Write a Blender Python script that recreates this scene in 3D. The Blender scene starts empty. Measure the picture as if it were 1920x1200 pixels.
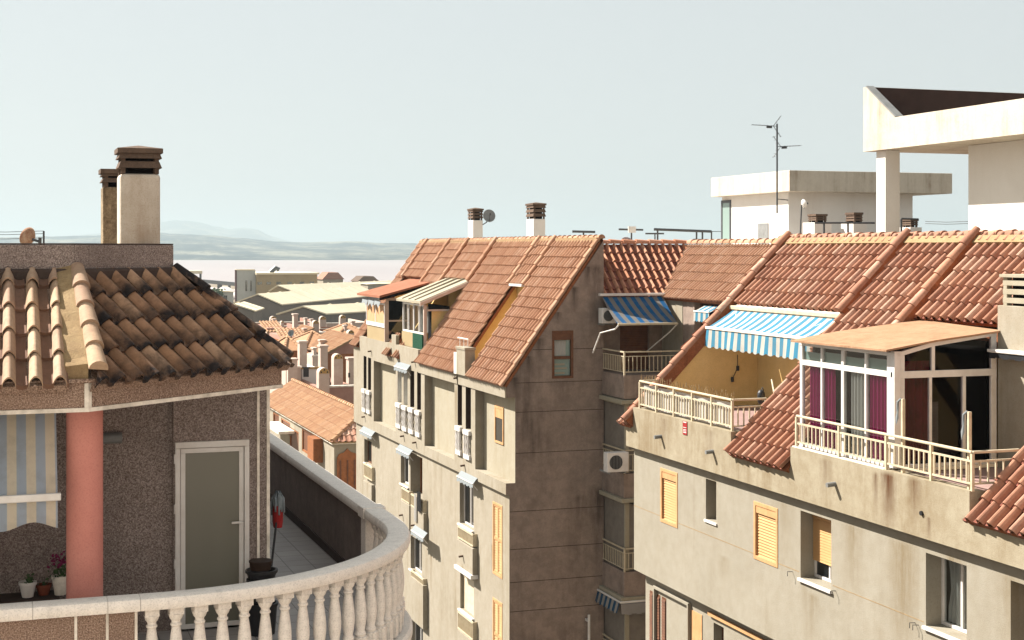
import bpy, bmesh, math, random
from mathutils import Vector, Matrix
R = math.radians
random.seed(7)
scn = bpy.context.scene
COL = scn.collection
# ------------------------------------------------------------------ camera, world, sun, exposure
# world axes: x = across the street (right), y = along the street (away), z up, camera eye at the origin, street level at GZ
GZ = -16.0
cam = bpy.data.cameras.new("camera"); camo = bpy.data.objects.new("camera", cam); COL.objects.link(camo)
cam.sensor_width = 36; cam.lens = 52.5; cam.shift_y = -133/1920; cam.clip_start = .2; cam.clip_end = 60000
YAW = R(19.016)
camo.rotation_euler = (R(90), 0, -YAW)
scn.camera = camo
SUN = Vector((-.515, .515, .665)).normalized()
wld = bpy.data.worlds.new("World"); scn.world = wld; wld.use_nodes = True
wn = wld.node_tree.nodes; wl = wld.node_tree.links
sky = wn.new('ShaderNodeTexSky'); sky.sky_type = 'NISHITA'; sky.sun_disc = False
sky.sun_elevation = math.asin(SUN.z); sky.sun_rotation = math.atan2(SUN.x, SUN.y)
sky.air_density = 1.0; sky.dust_density = 1.6; sky.ozone_density = 1.0; sky.altitude = 0
hsv = wn.new('ShaderNodeHueSaturation'); hsv.inputs['Saturation'].default_value = .46
# high thin veil: evens out the clear-sky gradient
veil = wn.new('ShaderNodeMix'); veil.data_type = 'RGBA'; veil.inputs[0].default_value = .8; veil.inputs[7].default_value = (4.65, 4.95, 4.92, 1)
wl.new(sky.outputs[0], hsv.inputs['Color']); wl.new(hsv.outputs[0], veil.inputs[6]); wl.new(veil.outputs[2], wn['Background'].inputs[0])
wn['Background'].inputs[1].default_value = .05
sd = bpy.data.lights.new("sun", 'SUN'); sd.energy = 5.0; sd.angle = R(.5); sd.color = (1, .945, .86)
so = bpy.data.objects.new("sun", sd); COL.objects.link(so); so.rotation_euler = SUN.to_track_quat('Z', 'Y').to_euler()
so.location = (0, 0, 60)
vs = scn.view_settings
vs.view_transform = 'Standard'; vs.look = 'None'; vs.gamma = 1; vs.exposure = 1.6
try: vs.use_curve_mapping = False
except Exception: pass
scn.cycles.max_bounces = 8; scn.cycles.diffuse_bounces = 2; scn.cycles.transparent_max_bounces = 12; scn.cycles.volume_bounces = 1

# ------------------------------------------------------------------ survey helpers (photo pixel -> point on a known plane)
SS, CC = math.sin(YAW), math.cos(YAW); FPX = 2800.
def ray(px, py):
    d = (px-960)/FPX
    return (d*CC+SS, -d*SS+CC, -(py-467)/FPX)
def onw(px, py, w):
    r = ray(px, py); t = w/r[0]; return Vector((w, r[1]*t, r[2]*t))
def onu(px, py, u):
    r = ray(px, py); t = u/r[1]; return Vector((r[0]*t, u, r[2]*t))
def att(px, py, t):
    r = ray(px, py); return Vector((r[0]*t, r[1]*t, r[2]*t))

# ------------------------------------------------------------------ objects
OFF = {}
def thing(name, label, cat, loc, group=None):
    o = bpy.data.objects.new(name, None); COL.objects.link(o)
    o.empty_display_size = .2
    o.location = loc; o['label'] = label; o['category'] = cat
    if group: o['group'] = group
    OFF[o.name] = Vector(loc)
    return o
def tag(o, label, cat, group=None):
    o['label'] = label; o['category'] = cat
    if group: o['group'] = group
    return o
def struct(o, kind='structure', label=None, cat=None):
    o['kind'] = kind
    if label: o['label'] = label
    if cat: o['category'] = cat
    return o

class MB:
    def __init__(s): s.v = []; s.f = []; s.m = []; s.r = []
    def face(s, pts, mi=0, rnd=0.):
        b = len(s.v); s.v += [tuple(p) for p in pts]; s.f.append(tuple(range(b, b+len(pts)))); s.m.append(mi); s.r.append(rnd)
    def mesh(s, vs, fs, mi=0, rnd=0.):
        b = len(s.v); s.v += [tuple(p) for p in vs]
        for f in fs: s.f.append(tuple(b+i for i in f)); s.m.append(mi); s.r.append(rnd)
    def hexa(s, p, mi=0):     # 8 pts: bottom 4 (ccw from above), top 4
        s.mesh(p, [(3,2,1,0),(4,5,6,7),(0,1,5,4),(1,2,6,5),(2,3,7,6),(3,0,4,7)], mi)
    def box(s, x0, x1, y0, y1, z0, z1, mi=0):
        s.hexa([(x0,y0,z0),(x1,y0,z0),(x1,y1,z0),(x0,y1,z0),(x0,y0,z1),(x1,y0,z1),(x1,y1,z1),(x0,y1,z1)], mi)
    def bar(s, p, q, w, h, up=(0,0,1), mi=0):   # rectangular bar p->q, width w (sideways), h (along up)
        p = Vector(p); q = Vector(q); d = (q-p).normalized(); up = Vector(up)
        sd_ = d.cross(up)
        if sd_.length < 1e-4: sd_ = d.cross(Vector((0,1,0)))
        sd_.normalize(); n = sd_.cross(d).normalized()
        a = sd_*w/2; b = n*h/2
        s.hexa([p-a-b, p+a-b, q+a-b, q-a-b, p-a+b, p+a+b, q+a+b, q-a+b], mi)
    def tube(s, pts, r, n=8, mi=0, r2=None):
        pts = [Vector(p) for p in pts]; k = len(pts); vs = []; fs = []
        prev = None
        for i, p in enumerate(pts):
            d = (pts[min(i+1,k-1)]-pts[max(i-1,0)]).normalized()
            ref = Vector((0,0,1)) if abs(d.z) < .9 else Vector((1,0,0))
            if prev is not None: ref = prev
            e = d.cross(ref)
            if e.length < 1e-5: e = d.cross(Vector((0,1,0)))
            e.normalize(); g = e.cross(d).normalized(); prev = g
            rr = r if r2 is None else r+(r2-r)*i/max(1,k-1)
            for j in range(n):
                t = 2*math.pi*j/n; vs.append(p+e*rr*math.cos(t)+g*rr*math.sin(t))
        for i in range(k-1):
            for j in range(n):
                fs.append((i*n+j, i*n+(j+1)%n, (i+1)*n+(j+1)%n, (i+1)*n+j))
        fs.append(tuple(range(n))); fs.append(tuple((k-1)*n+j for j in reversed(range(n))))
        s.mesh(vs, fs, mi)
    def lathe(s, prof, cx, cy, n=14, mi=0, sq=None):
        vs = []; fs = []; k = len(prof)
        for (r, z) in prof:
            for j in range(n):
                t = 2*math.pi*(j+.5)/n; vs.append((cx+r*math.cos(t), cy+r*math.sin(t), z))
        for i in range(k-1):
            for j in range(n): fs.append((i*n+j, i*n+(j+1)%n, (i+1)*n+(j+1)%n, (i+1)*n+j))
        fs.append(tuple(reversed(range(n)))); fs.append(tuple((k-1)*n+j for j in range(n)))
        s.mesh(vs, fs, mi)
    def prism(s, poly, off, mi=0, mis=None):     # poly: 3D points; off: extrusion vector
        k = len(poly); off = Vector(off); p = [Vector(q) for q in poly]; q = [a+off for a in p]
        s.face(p, mi); s.face(list(reversed(q)), mi)
        for i in range(k):
            j = (i+1) % k; s.face([p[j], p[i], q[i], q[j]], mi if mis is None else mis)
    def wall(s, fr, a0, a1, z0, z1, holes=(), depth=.2, mi=0):
        A = sorted({a0, a1} | {min(max(x, a0), a1) for h in holes for x in h[:2]})
        Z = sorted({z0, z1} | {min(max(x, z0), z1) for h in holes for x in h[2:4]})
        for i in range(len(A)-1):
            for j in range(len(Z)-1):
                ca = (A[i]+A[i+1])/2; cz = (Z[j]+Z[j+1])/2
                if any(h[0] < ca < h[1] and h[2] < cz < h[3] for h in holes): continue
                s.face([fr(A[i],Z[j],0), fr(A[i+1],Z[j],0), fr(A[i+1],Z[j+1],0), fr(A[i],Z[j+1],0)], mi)
        for h in holes:
            d = h[4] if len(h) > 4 else depth
            b0, b1, y0, y1 = max(h[0],a0), min(h[1],a1), max(h[2],z0), min(h[3],z1)
            for (p, q) in (((b0,y0),(b1,y0)), ((b1,y0),(b1,y1)), ((b1,y1),(b0,y1)), ((b0,y1),(b0,y0))):
                if p[0] == q[0] == a0: continue
                s.face([fr(p[0],p[1],0), fr(q[0],q[1],0), fr(q[0],q[1],d), fr(p[0],p[1],d)], mi)
    def fbox(s, fr, a0, a1, z0, z1, d0, d1, mi=0):    # box in a wall frame, d0..d1 (negative = proud of the wall)
        s.hexa([fr(a0,z0,d0), fr(a1,z0,d0), fr(a1,z0,d1), fr(a0,z0,d1), fr(a0,z1,d0), fr(a1,z1,d0), fr(a1,z1,d1), fr(a0,z1,d1)], mi)
    def sheet(s, fr, a0, a1, z0, z1, d, mi=0): s.face([fr(a0,z0,d), fr(a1,z0,d), fr(a1,z1,d), fr(a0,z1,d)], mi)
    def frame(s, fr, a0, a1, z0, z1, th, d0, d1, mi=0):
        s.fbox(fr, a0, a1, z1-th, z1, d0, d1, mi); s.fbox(fr, a0, a1, z0, z0+th, d0, d1, mi)
        s.fbox(fr, a0, a0+th, z0+th, z1-th, d0, d1, mi); s.fbox(fr, a1-th, a1, z0+th, z1-th, d0, d1, mi)
    def build(s, name, mats, parent=None, smooth=False, bevel=0., loc=None, auto=None):
        me = bpy.data.meshes.new(name)
        if not isinstance(mats, (list, tuple)): mats = [mats]
        if parent is not None: off = OFF[parent.name]
        elif loc is not None: off = Vector(loc)
        else:
            xs = [p[0] for p in s.v]; ys = [p[1] for p in s.v]; zs = [p[2] for p in s.v]
            off = Vector(((min(xs)+max(xs))/2, (min(ys)+max(ys))/2, min(zs)))
        me.from_pydata([(p[0]-off[0], p[1]-off[1], p[2]-off[2]) for p in s.v], [], s.f)
        for m in mats: me.materials.append(m)
        me.polygons.foreach_set('material_index', s.m)
        at = me.attributes.new('rnd', 'FLOAT', 'FACE'); at.data.foreach_set('value', s.r)
        bm = bmesh.new(); bm.from_mesh(me)
        bmesh.ops.recalc_face_normals(bm, faces=bm.faces); bm.to_mesh(me); bm.free()
        if smooth:
            me.polygons.foreach_set('use_smooth', [True]*len(me.polygons))
            if auto is not None: me.set_sharp_from_angle(angle=R(auto))
        o = bpy.data.objects.new(name, me); COL.objects.link(o)
        if parent is not None: o.parent = parent
        else: o.location = off
        OFF[o.name] = off
        if bevel:
            b = o.modifiers.new('bevel', 'BEVEL'); b.width = bevel; b.segments = 2; b.limit_method = 'ANGLE'; b.angle_limit = R(40)
            b.harden_normals = False
        return o
def place_copy(o, parent, loc, rotz=0):
    c = o.copy(); COL.objects.link(c); c.parent = parent; c.location = Vector(loc)-OFF[parent.name]; c.rotation_euler = (0,0,rotz)
    return c
def FW(w):  return lambda a, z, d: Vector((w+d, a, z))      # street-facing wall at x = w
def FU(u):  return lambda a, z, d: Vector((a, u+d, z))      # wall facing the camera at y = u

# ------------------------------------------------------------------ materials
def col(h, k=.69):
    v = [int(h[i:i+2], 16)/255 for i in (0,2,4)]
    return tuple((x/12.92 if x <= .04045 else ((x+.055)/1.055)**2.4)*k for x in v)+(1,)
class MT:
    def __init__(s, name):
        s.m = bpy.data.materials.new(name); s.m.use_nodes = True; s.n = s.m.node_tree.nodes; s.l = s.m.node_tree.links
        s.b = s.n['Principled BSDF']; s.tc = s.n.new('ShaderNodeTexCoord')
    def noise(s, scale, detail=5, rough=.6, mapping=None, src='Object', dist=0.):
        t = s.n.new('ShaderNodeTexNoise'); t.inputs['Scale'].default_value = scale; t.inputs['Detail'].default_value = detail
        t.inputs['Roughness'].default_value = rough; t.inputs['Distortion'].default_value = dist
        o = s.tc.outputs[src]
        if mapping:
            mp = s.n.new('ShaderNodeMapping'); mp.inputs['Scale'].default_value = mapping; s.l.new(o, mp.inputs[0]); o = mp.outputs[0]
        s.l.new(o, t.inputs['Vector']); return t.outputs['Fac']
    def ramp(s, src, stops, interp='LINEAR'):
        r = s.n.new('ShaderNodeValToRGB'); r.color_ramp.interpolation = interp
        e = r.color_ramp.elements
        while len(e) < len(stops): e.new(.5)
        for i, (p, c) in enumerate(stops):
            e[i].position = p; e[i].color = c if isinstance(c, tuple) else (c,c,c,1)
        s.l.new(src, r.inputs[0]); return r.outputs[0]
    def mix(s, fac, a, b, mode='MIX'):
        x = s.n.new('ShaderNodeMix'); x.data_type = 'RGBA'; x.blend_type = mode
        for i, v in ((0,fac),(6,a),(7,b)):
            if hasattr(v, 'is_linked'): s.l.new(v, x.inputs[i])
            else: x.inputs[i].default_value = v
        return x.outputs[2]
    def math(s, op, a, b=0.):
        x = s.n.new('ShaderNodeMath'); x.operation = op
        for i, v in ((0,a),(1,b)):
            if hasattr(v, 'is_linked'): s.l.new(v, x.inputs[i])
            else: x.inputs[i].default_value = v
        return x.outputs[0]
    def attr(s, name='rnd'):
        a = s.n.new('ShaderNodeAttribute'); a.attribute_name = name; return a.outputs['Fac']
    def sep(s, src='Object'):
        x = s.n.new('ShaderNodeSeparateXYZ'); s.l.new(s.tc.outputs[src], x.inputs[0]); return x.outputs
    def bump(s, h, strength, dist=.02):
        b = s.n.new('ShaderNodeBump'); b.inputs['Strength'].default_value = strength; b.inputs['Distance'].default_value = dist
        s.l.new(h, b.inputs['Height']); s.l.new(b.outputs[0], s.b.inputs['Normal'])
    def done(s, colr, rough=.85, spec=.3, metal=0.):
        if hasattr(colr, 'is_linked'): s.l.new(colr, s.b.inputs['Base Color'])
        else: s.b.inputs['Base Color'].default_value = colr
        s.b.inputs['Roughness'].default_value = rough; s.b.inputs['Specular IOR Level'].default_value = spec; s.b.inputs['Metallic'].default_value = metal
        return s.m

def stucco(name, base, light, stain, amt=.5, scale=1., bump=.25, streak=.45, lo=.5, hi=.75, grain=60, mott=.28, spots=(), org=(0,0,0), scol=None):
    t = MT(name)
    c = t.mix(t.ramp(t.noise(.8*scale, 8, .65), [(.3,0.),(.7,1.)]), base, light)
    st = t.noise(1.3*scale, 7, .68, (1.6,1.6,.16))
    bl = t.noise(.5*scale, 6, .7)
    f = t.math('MULTIPLY', t.ramp(st, [(lo,0.),(hi,1.)]), t.ramp(bl, [(.38,0.),(.62,1.)]))
    c = t.mix(t.math('MULTIPLY', f, amt), c, stain)
    g = t.noise(grain, 3, .6)
    c = t.mix(t.ramp(t.noise(5*scale, 7, .7), [(.4,mott),(.62,0.)]), c, stain)
    if spots:     # run-off stains that start below sills, spouts and rails
        xyz = t.sep(); br = t.ramp(t.noise(3.2, 6, .7, (2.2,2.2,.35)), [(.32,.2),(.55,1.2)]); tot = None
        for (ax, cc, zt_, w_, ln, k_) in spots:
            a = t.math('SUBTRACT', 1., t.math('DIVIDE', t.math('ABSOLUTE', t.math('SUBTRACT', xyz[ax], cc-org[ax])), w_)); a.node.use_clamp = True
            q = t.math('DIVIDE', t.math('SUBTRACT', zt_-org[2], xyz[2]), ln)
            m1 = t.math('MULTIPLY', q, 14.); m1.node.use_clamp = True
            m2 = t.math('SUBTRACT', 1., q); m2.node.use_clamp = True
            m = t.math('MULTIPLY', t.math('MULTIPLY', t.math('MULTIPLY', a, m1), m2), k_)
            tot = m if tot is None else t.math('MAXIMUM', tot, m)
        c = t.mix(t.math('MULTIPLY', tot, br), c, scol or stain)
    c = t.mix(t.ramp(g, [(.33,.28),(.5,0.)]), c, stain)
    h = t.math('ADD', g, t.math('MULTIPLY', t.noise(9, 4), .8))
    t.bump(h, bump, .012)
    return t.done(c, .92, .15)
def paint(name, c, c2=None, rough=.5, spec=.4, scale=4, bump=0.):
    t = MT(name)
    cc = t.mix(t.ramp(t.noise(scale, 6, .65), [(.4,0.),(.72,1.)]), c, c2 or tuple(x*.8 for x in c[:3])+(1,))
    if bump: t.bump(t.noise(30, 4), bump, .01)
    return t.done(cc, rough, spec)
def tilemat(name, cols, dirt, amt=.5, black=None, blo=.45, bhi=.6, scale=1., soot=False):
    t = MT(name)
    r = t.attr()
    c = t.ramp(r, [(i/(len(cols)-1), x) for i, x in enumerate(cols)])
    c = t.mix(t.math('MULTIPLY', t.ramp(t.noise(2.2*scale, 7, .7), [(.45,0.),(.7,1.)]), amt), c, dirt)
    c = t.mix(t.ramp(t.noise(14*scale, 5, .7), [(.45,0.),(.75,.45)]), c, dirt)
    if black:
        q = t.math('ADD', t.math('MULTIPLY', t.noise(4.5*scale, 7, .7, None, 'Object', .3), .75), t.math('MULTIPLY', t.math('SUBTRACT', 1., t.attr('tt')), .36 if soot else 0.))
        f = t.ramp(q, [(blo,0.),(bhi,1.)])
        c = t.mix(f, c, black)
    t.bump(t.noise(50, 4), .25, .01)
    return t.done(c, .85, .2)
def stripes(name, axis, period, duty, ca, cb, off=0., thin=None, transl=.35, soft=.03):
    t = MT(name)
    x = t.sep()[axis]
    f = t.math('FRACT', t.math('ADD', t.math('DIVIDE', x, period), off+50.))
    c = t.ramp(f, [(max(0,duty-soft), ca), (duty, cb), (1-soft, cb), (1., ca)])
    c = t.mix(t.ramp(t.noise(3,6,.7), [(.45,0.),(.75,.35)]), c, col('8a8378'))
    m = t.done(c, .9, .1)
    tr = t.n.new('ShaderNodeBsdfTranslucent'); mx = t.n.new('ShaderNodeMixShader'); mx.inputs[0].default_value = transl
    t.l.new(c, tr.inputs[0]); t.l.new(t.b.outputs[0], mx.inputs[1]); t.l.new(tr.outputs[0], mx.inputs[2])
    t.l.new(mx.outputs[0], t.n['Material Output'].inputs[0])
    return m
def cloth(name, c, transl=.3):
    t = MT(name); m = t.done(c, .9, .1)
    tr = t.n.new('ShaderNodeBsdfTranslucent'); tr.inputs[0].default_value = c
    mx = t.n.new('ShaderNodeMixShader'); mx.inputs[0].default_value = transl
    t.l.new(t.b.outputs[0], mx.inputs[1]); t.l.new(tr.outputs[0], mx.inputs[2]); t.l.new(mx.outputs[0], t.n['Material Output'].inputs[0])
    return m
def glass(name, tint, refl=.25, rough=.03):
    t = MT(name)
    tr = t.n.new('ShaderNodeBsdfTransparent'); tr.inputs[0].default_value = tint
    gl = t.n.new('ShaderNodeBsdfGlossy'); gl.inputs['Roughness'].default_value = rough
    lw = t.n.new('ShaderNodeLayerWeight'); lw.inputs[0].default_value = .5
    fc = t.math('ADD', t.math('MULTIPLY', t.math('POWER', lw.outputs['Facing'], 4.), .6), refl)
    mx = t.n.new('ShaderNodeMixShader')
    t.l.new(fc, mx.inputs[0]); t.l.new(tr.outputs[0], mx.inputs[1]); t.l.new(gl.outputs[0], mx.inputs[2])
    t.l.new(mx.outputs[0], t.n['Material Output'].inputs[0])
    return t.m

def pebble(name, dark, mid, lite):
    t = MT(name)
    g = t.noise(75, 2, .8)
    c = t.ramp(g, [(.33, dark), (.5, mid), (.68, lite)])
    c = t.mix(t.ramp(t.noise(1.2, 6), [(.4,0.),(.7,.35)]), c, dark)
    t.bump(g, .7, .02)
    return t.done(c, .95, .12)

m_peb = pebble('pebbledash', col('5e4b42',.8), col('a18573',.8), col('d0b7a5',.8))
m_peb2 = pebble('pebbledash dark', col('5a4e49',.9), col('8f8079',.9), col('baaca5',.9))
m_parapet = stucco('dark parapet render', col('50423c'), col('5d4e46'), col('332a28'), .6, 2, .4)
m_trim = paint('white trim', col('eae0d2',.95), col('c8bdae'), .6, .3)
m_balus = stucco('cast white concrete', col('e8dfd5',.98), col('efe7dd',.98), col('948c86'), .5, 2.5, .15, lo=.55, hi=.8, mott=.14)
m_pink = stucco('salmon paint', col('cd877b',.85), col('d59285',.85), col('a5645a',.85), .3, 2, .1, mott=.1)
m_tileA = tilemat('old clay tile', [col('c3a283'), col('cfb294'), col('b3937a'), col('cdb095'), col('bc9a82')], col('866654'), .5, col('6a4a38'), .55, .85)
m_tileAb = tilemat('lichen blackened tile', [col('ae8464'), col('bd9172'), col('a07a5e'), col('b28869'), col('c9a486')], col('70533f'), .5, col('2a2424'), .50, .76, soot=True)
m_tileC = tilemat('red clay tile', [col('ab7b64'), col('bb8a72'), col('c8967a'), col('bf8b70'), col('b58068'), col('ceA088'), col('dcb59d')], col('8a604e'), .55)
m_tileB = tilemat('orange clay tile', [col('b28264'), col('c59677'), col('cda284'), col('c29272'), col('c99c7f'), col('d8b094')], col('94694f'), .5)
m_tileD = tilemat('weathered clay tile', [col('cf8a66'), col('dd9f7c'), col('d0967a'), col('c18464'), col('e0ab8c')], col('9c6450'), .4)
m_tileT = tilemat('pale clay tile', [col('b98c68'), col('c49a75'), col('b08160'), col('c8a280')], col('966c4e'), .45)
m_panshadeA = tilemat('pan tile with shade', [col('8c6a55'), col('7c5b4a'), col('967360')], col('4f3c32'), .55)  # the three channel colours carry dirt plus painted shade from the rolls
m_panshadeC = tilemat('red pan tile with shade', [col('8c5444'), col('965c4b'), col('814b3d')], col('643b31'), .5)
m_panshadeB = tilemat('orange pan tile with shade', [col('8a5a45'), col('94644e'), col('7f503c')], col('5f4032'), .5)
m_mortar = stucco('mortar', col('a88c66'), col('b89f78'), col('7a6147'), .6, 3, .5)
m_barge = stucco('barge mortar', col('a8643f'), col('b97550'), col('4f3528'), .7, 3, .4)
m_bcreamwall = stucco('cream render', col('a89f8e'), col('b3aa9a'), col('7d6947'), .8, .8, mott=.18, spots=[(1,u_,z_,.16,l_,.8) for (u_,z_,l_) in ((54.2,-4.2,2.4),(51.5,-4.1,2.5),(49.0,-4.1,2.4),(48.1,-4.2,2.2),(43.2,-4.1,2.5),(42.4,-6.0,.7),(54.5,-8.2,1.6),(49.2,-9.5,2),(42.3,-9.3,2.2),(42.6,-12.3,2.5),(46.3,-9.8,1.5),(40,-8.3,1.2))], org=(14.5,47,GZ))
m_bpanel = stucco('pale render', col('aea692'), col('b6ae9c'), col('94815f'), .55, .8, mott=.18)
m_gable = stucco('grey brown render', col('a79386'), col('b4a093'), col('4e413a'), .75, .7, .3, lo=.46, hi=.7, spots=[(0,w_,-3.78+(w_-13.1)*1.4055-.05,.16,l_,.85) for w_,l_ in ((13.35,.7),(13.75,.5),(14.1,.8),(14.6,.4),(15.1,.9),(15.5,.7))]+[(0,15.75,-.4,.3,2.2,.8),(0,15.8,-6.6,.35,2.4,.9),(0,15.3,-6.8,.25,1.2,.6),(0,14.75,-3.6,.4,.8,.5)], org=(14.5,47,GZ))
m_cwall = stucco('beige grey render', col('a39c8d'), col('aea798'), col('7d6a4a'), .65, .7, .35, mott=.16, spots=[(1,u_,-4.45,w_,l_,k_) for (u_,w_,l_,k_) in ((19.9,.5,2.2,.75),(21.3,.4,1.7,.6),(18.6,.35,1.3,.7),(23.6,.5,1.5,.4),(17.3,.4,1.6,.5),(26.4,.4,1.4,.35))]+[(1,22.6,-5.9,.3,1.1,.5),(1,19.3,-6.1,.35,.9,.5),(1,25.9,-5.9,.3,.8,.4)], org=(15,22,GZ))
m_cband = stucco('stained beige render', col('aa9f88'), col('b5ab95'), col('7c6544'), .7, .9, .35, lo=.46, hi=.68, spots=[(1,20.05,-3.46,.32,1.0,1.),(1,19.35,-3.46,.2,.7,.8),(1,20.4,-3.5,.12,.9,.7),(1,21.9,-3.5,.25,.7,.5),(1,18.98,-3.98,.07,.36,1.),(1,26.2,-3.5,.3,.7,.4),(1,28.3,-3.5,.25,.6,.4)], org=(15,22,GZ), scol=col('58351c'))
m_yellow = stucco('ochre render', col('e0ba78',.95), col('e8c68a',.95), col('b08850'), .35, 1, mott=.1)
m_white = stucco('white render', col('e4ddd5',.84), col('ece6df',.84), col('b59a80'), .3, .6, .12, mott=.04)
m_whitest = stucco('white stained fascia', col('d8ccba',.76), col('e0d5c4',.76), col('8c7058'), .6, 1.3, .2, lo=.46, hi=.68, mott=.08)
m_chim = stucco('sooty cream chimney render', col('d8ccba',.74), col('e4dacb',.78), col('a07e5c'), .6, 1.6, .3, lo=.4, hi=.66, mott=.12)
m_darkin = stucco('dark brown waterproofing', col('42312d'), col('4a3833'), col('2b211f'), .5, .6, .2)
m_orange = paint('orange shutter', col('d9aa72'), col('cf9d64'), .6, .3, 3)
m_orfr = paint('orange frame', col('d8a876'), col('c49362'), .6, .3, 5)
m_wood = paint('brown wood', col('7a4c30'), col('5d3823'), .55, .35, 6)
m_brownshade = paint('dark brown and slit shade', col('3d2c22'), col('33241c'), .7, .2, 6)  # dark brown; on the slit reveals it stands in for shade
m_woodo = paint('orange brown wood', col('a9683a'), col('8c5530'), .6, .3, 6)
m_alu = paint('white aluminium', col('e4dfda',.8), col('d0c8c0',.8), .4, .5, 3)
m_cream = paint('cream iron', col('dccdb0'), col('c7b596'), .5, .4, 8)
m_black = paint('black plastic', col('26262a'), col('1b1b1e'), .5, .4)
m_metal = paint('dark metal', col('4a4a4c'), col('38383a'), .5, .5)
m_gmetal = paint('grey metal', col('8f8f8d'), col('777775'), .5, .5)
m_capbr = stucco('brown concrete cowl', col('6e5a4c'), col('7d6858'), col('3c312c'), .6, 3, .3)
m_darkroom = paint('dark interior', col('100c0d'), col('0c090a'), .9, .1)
m_pane = MT('window pane').done(col('1a1d1f'), .06, .6)
m_paneg = MT('frosted door glass').done(col('706d60',.85), .3, .5)
m_glass = glass('clear glass', (.72,.76,.76,1), .04)
m_glassd = glass('smoky glass', (.62,.6,.64,1), .012)
m_blind = paint('grey beige blind', col('8f857a'), col('7d746a'), .7, .2)
m_teal = MT('pale green glass').done(col('8fa39b'), .12, .5)
m_cwhite = cloth('white curtain', col('d9d5cf'))
m_magenta = cloth('magenta curtain', col('c42c7e'))
m_floor = None
t = MT('terrace tile')
br = t.n.new('ShaderNodeTexBrick'); br.offset = 0; br.inputs['Scale'].default_value = 1.; br.inputs['Brick Width'].default_value = .33; br.inputs['Row Height'].default_value = .33
br.inputs['Mortar Size'].default_value = .006; br.inputs['Color1'].default_value = col('b1a9a3',.82); br.inputs['Color2'].default_value = col('a69e99',.82); br.inputs['Mortar'].default_value = col('7d7672')
t.l.new(t.tc.outputs['Object'], br.inputs['Vector'])
m_floor = t.done(t.mix(t.ramp(t.noise(2, 6), [(.4,0.),(.7,.3)]), br.outputs[0], col('857d78')), .6, .3)
m_pinkfl = paint('pinkish floor tile', col('ad8f88'), col('9c7f79'), .7, .3)
m_asph = stucco('asphalt', col('565452'), col('605e5b'), col('444240'), .4, .5, .4)
m_pave = stucco('pavement', col('948d83'), col('a39b90'), col('78716a'), .4, .6, .3)
m_dust = stucco('dusty ground', col('8c7e6c'), col('988a77'), col('6d6252'), .5, .02, .1)
m_awnA = stripes('blue grey and cream canvas', 0, .172, .5, col('b9c6d4',1.), col('ece2cc',1.), 0., None, .6)
m_awnC = stripes('blue and white canvas', 1, .3, .5, col('4b97b8'), col('d6d3ca'), 0., None, .3)
m_awnD = stripes('deep blue and grey canvas', 0, .27, .5, col('14588a'), col('7a7673'), 0., None, .06)
m_awnW = cloth('pale blue grey canvas', col('9da3a6'), .15)
m_red = paint('red', col('a52a2a'), col('8f2222'), .7, .2)
m_green = paint('green net', col('24553f'), col('0f2c20'), .9, .1, 20)
m_leaf = paint('leaf', (.05,.09,.03,1), (.03,.06,.02,1), .7, .2, 30)
m_flower = paint('magenta petals', col('8a1f55'), col('6d1743'), .8, .2, 30)
m_terra = paint('terracotta', col('8f4a33'), col('7a3d2a'), .8, .2, 10)
m_mop = paint('grey cotton', col('9aa3a8'), col('80898f'), .95, .1, 60)
m_ochre = paint('ochre arch', col('c9a262'), col('b58e54'), .8, .2)
m_pinkw = stucco('pinkish white render', col('d3bfb2'), col('dccabd'), col('b2937f'), .5, .5, .1)
m_pinkp = stucco('pink brick parapet', col('b98d7d'), col('c39a8a'), col('94695a'), .5, .5, .1)
m_shed = stucco('grey corrugated cladding', col('857a70'), col('8e8379'), col('6c625a'), .4, .1, .1)
m_shedroof = stucco('pale sheet roof', col('ddd0b4',.85), col('e6dbc2',.85), col('c4b494',.85), .4, .05, .1)
m_ochrew = stucco('ochre cladding', col('b29d77'), col('bca885'), col('917a55'), .5, .1, .1)
m_graywhite = stucco('grey white cladding', col('c9c9c4'), col('d0d0cb'), col('a8a8a4'), .3, .1, .1)
m_terracard = stucco('orange sheet roof', col('b58c6c'), col('c19a7b'), col('8d674b'), .75, 1.6, .35, lo=.44, hi=.64)

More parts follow.
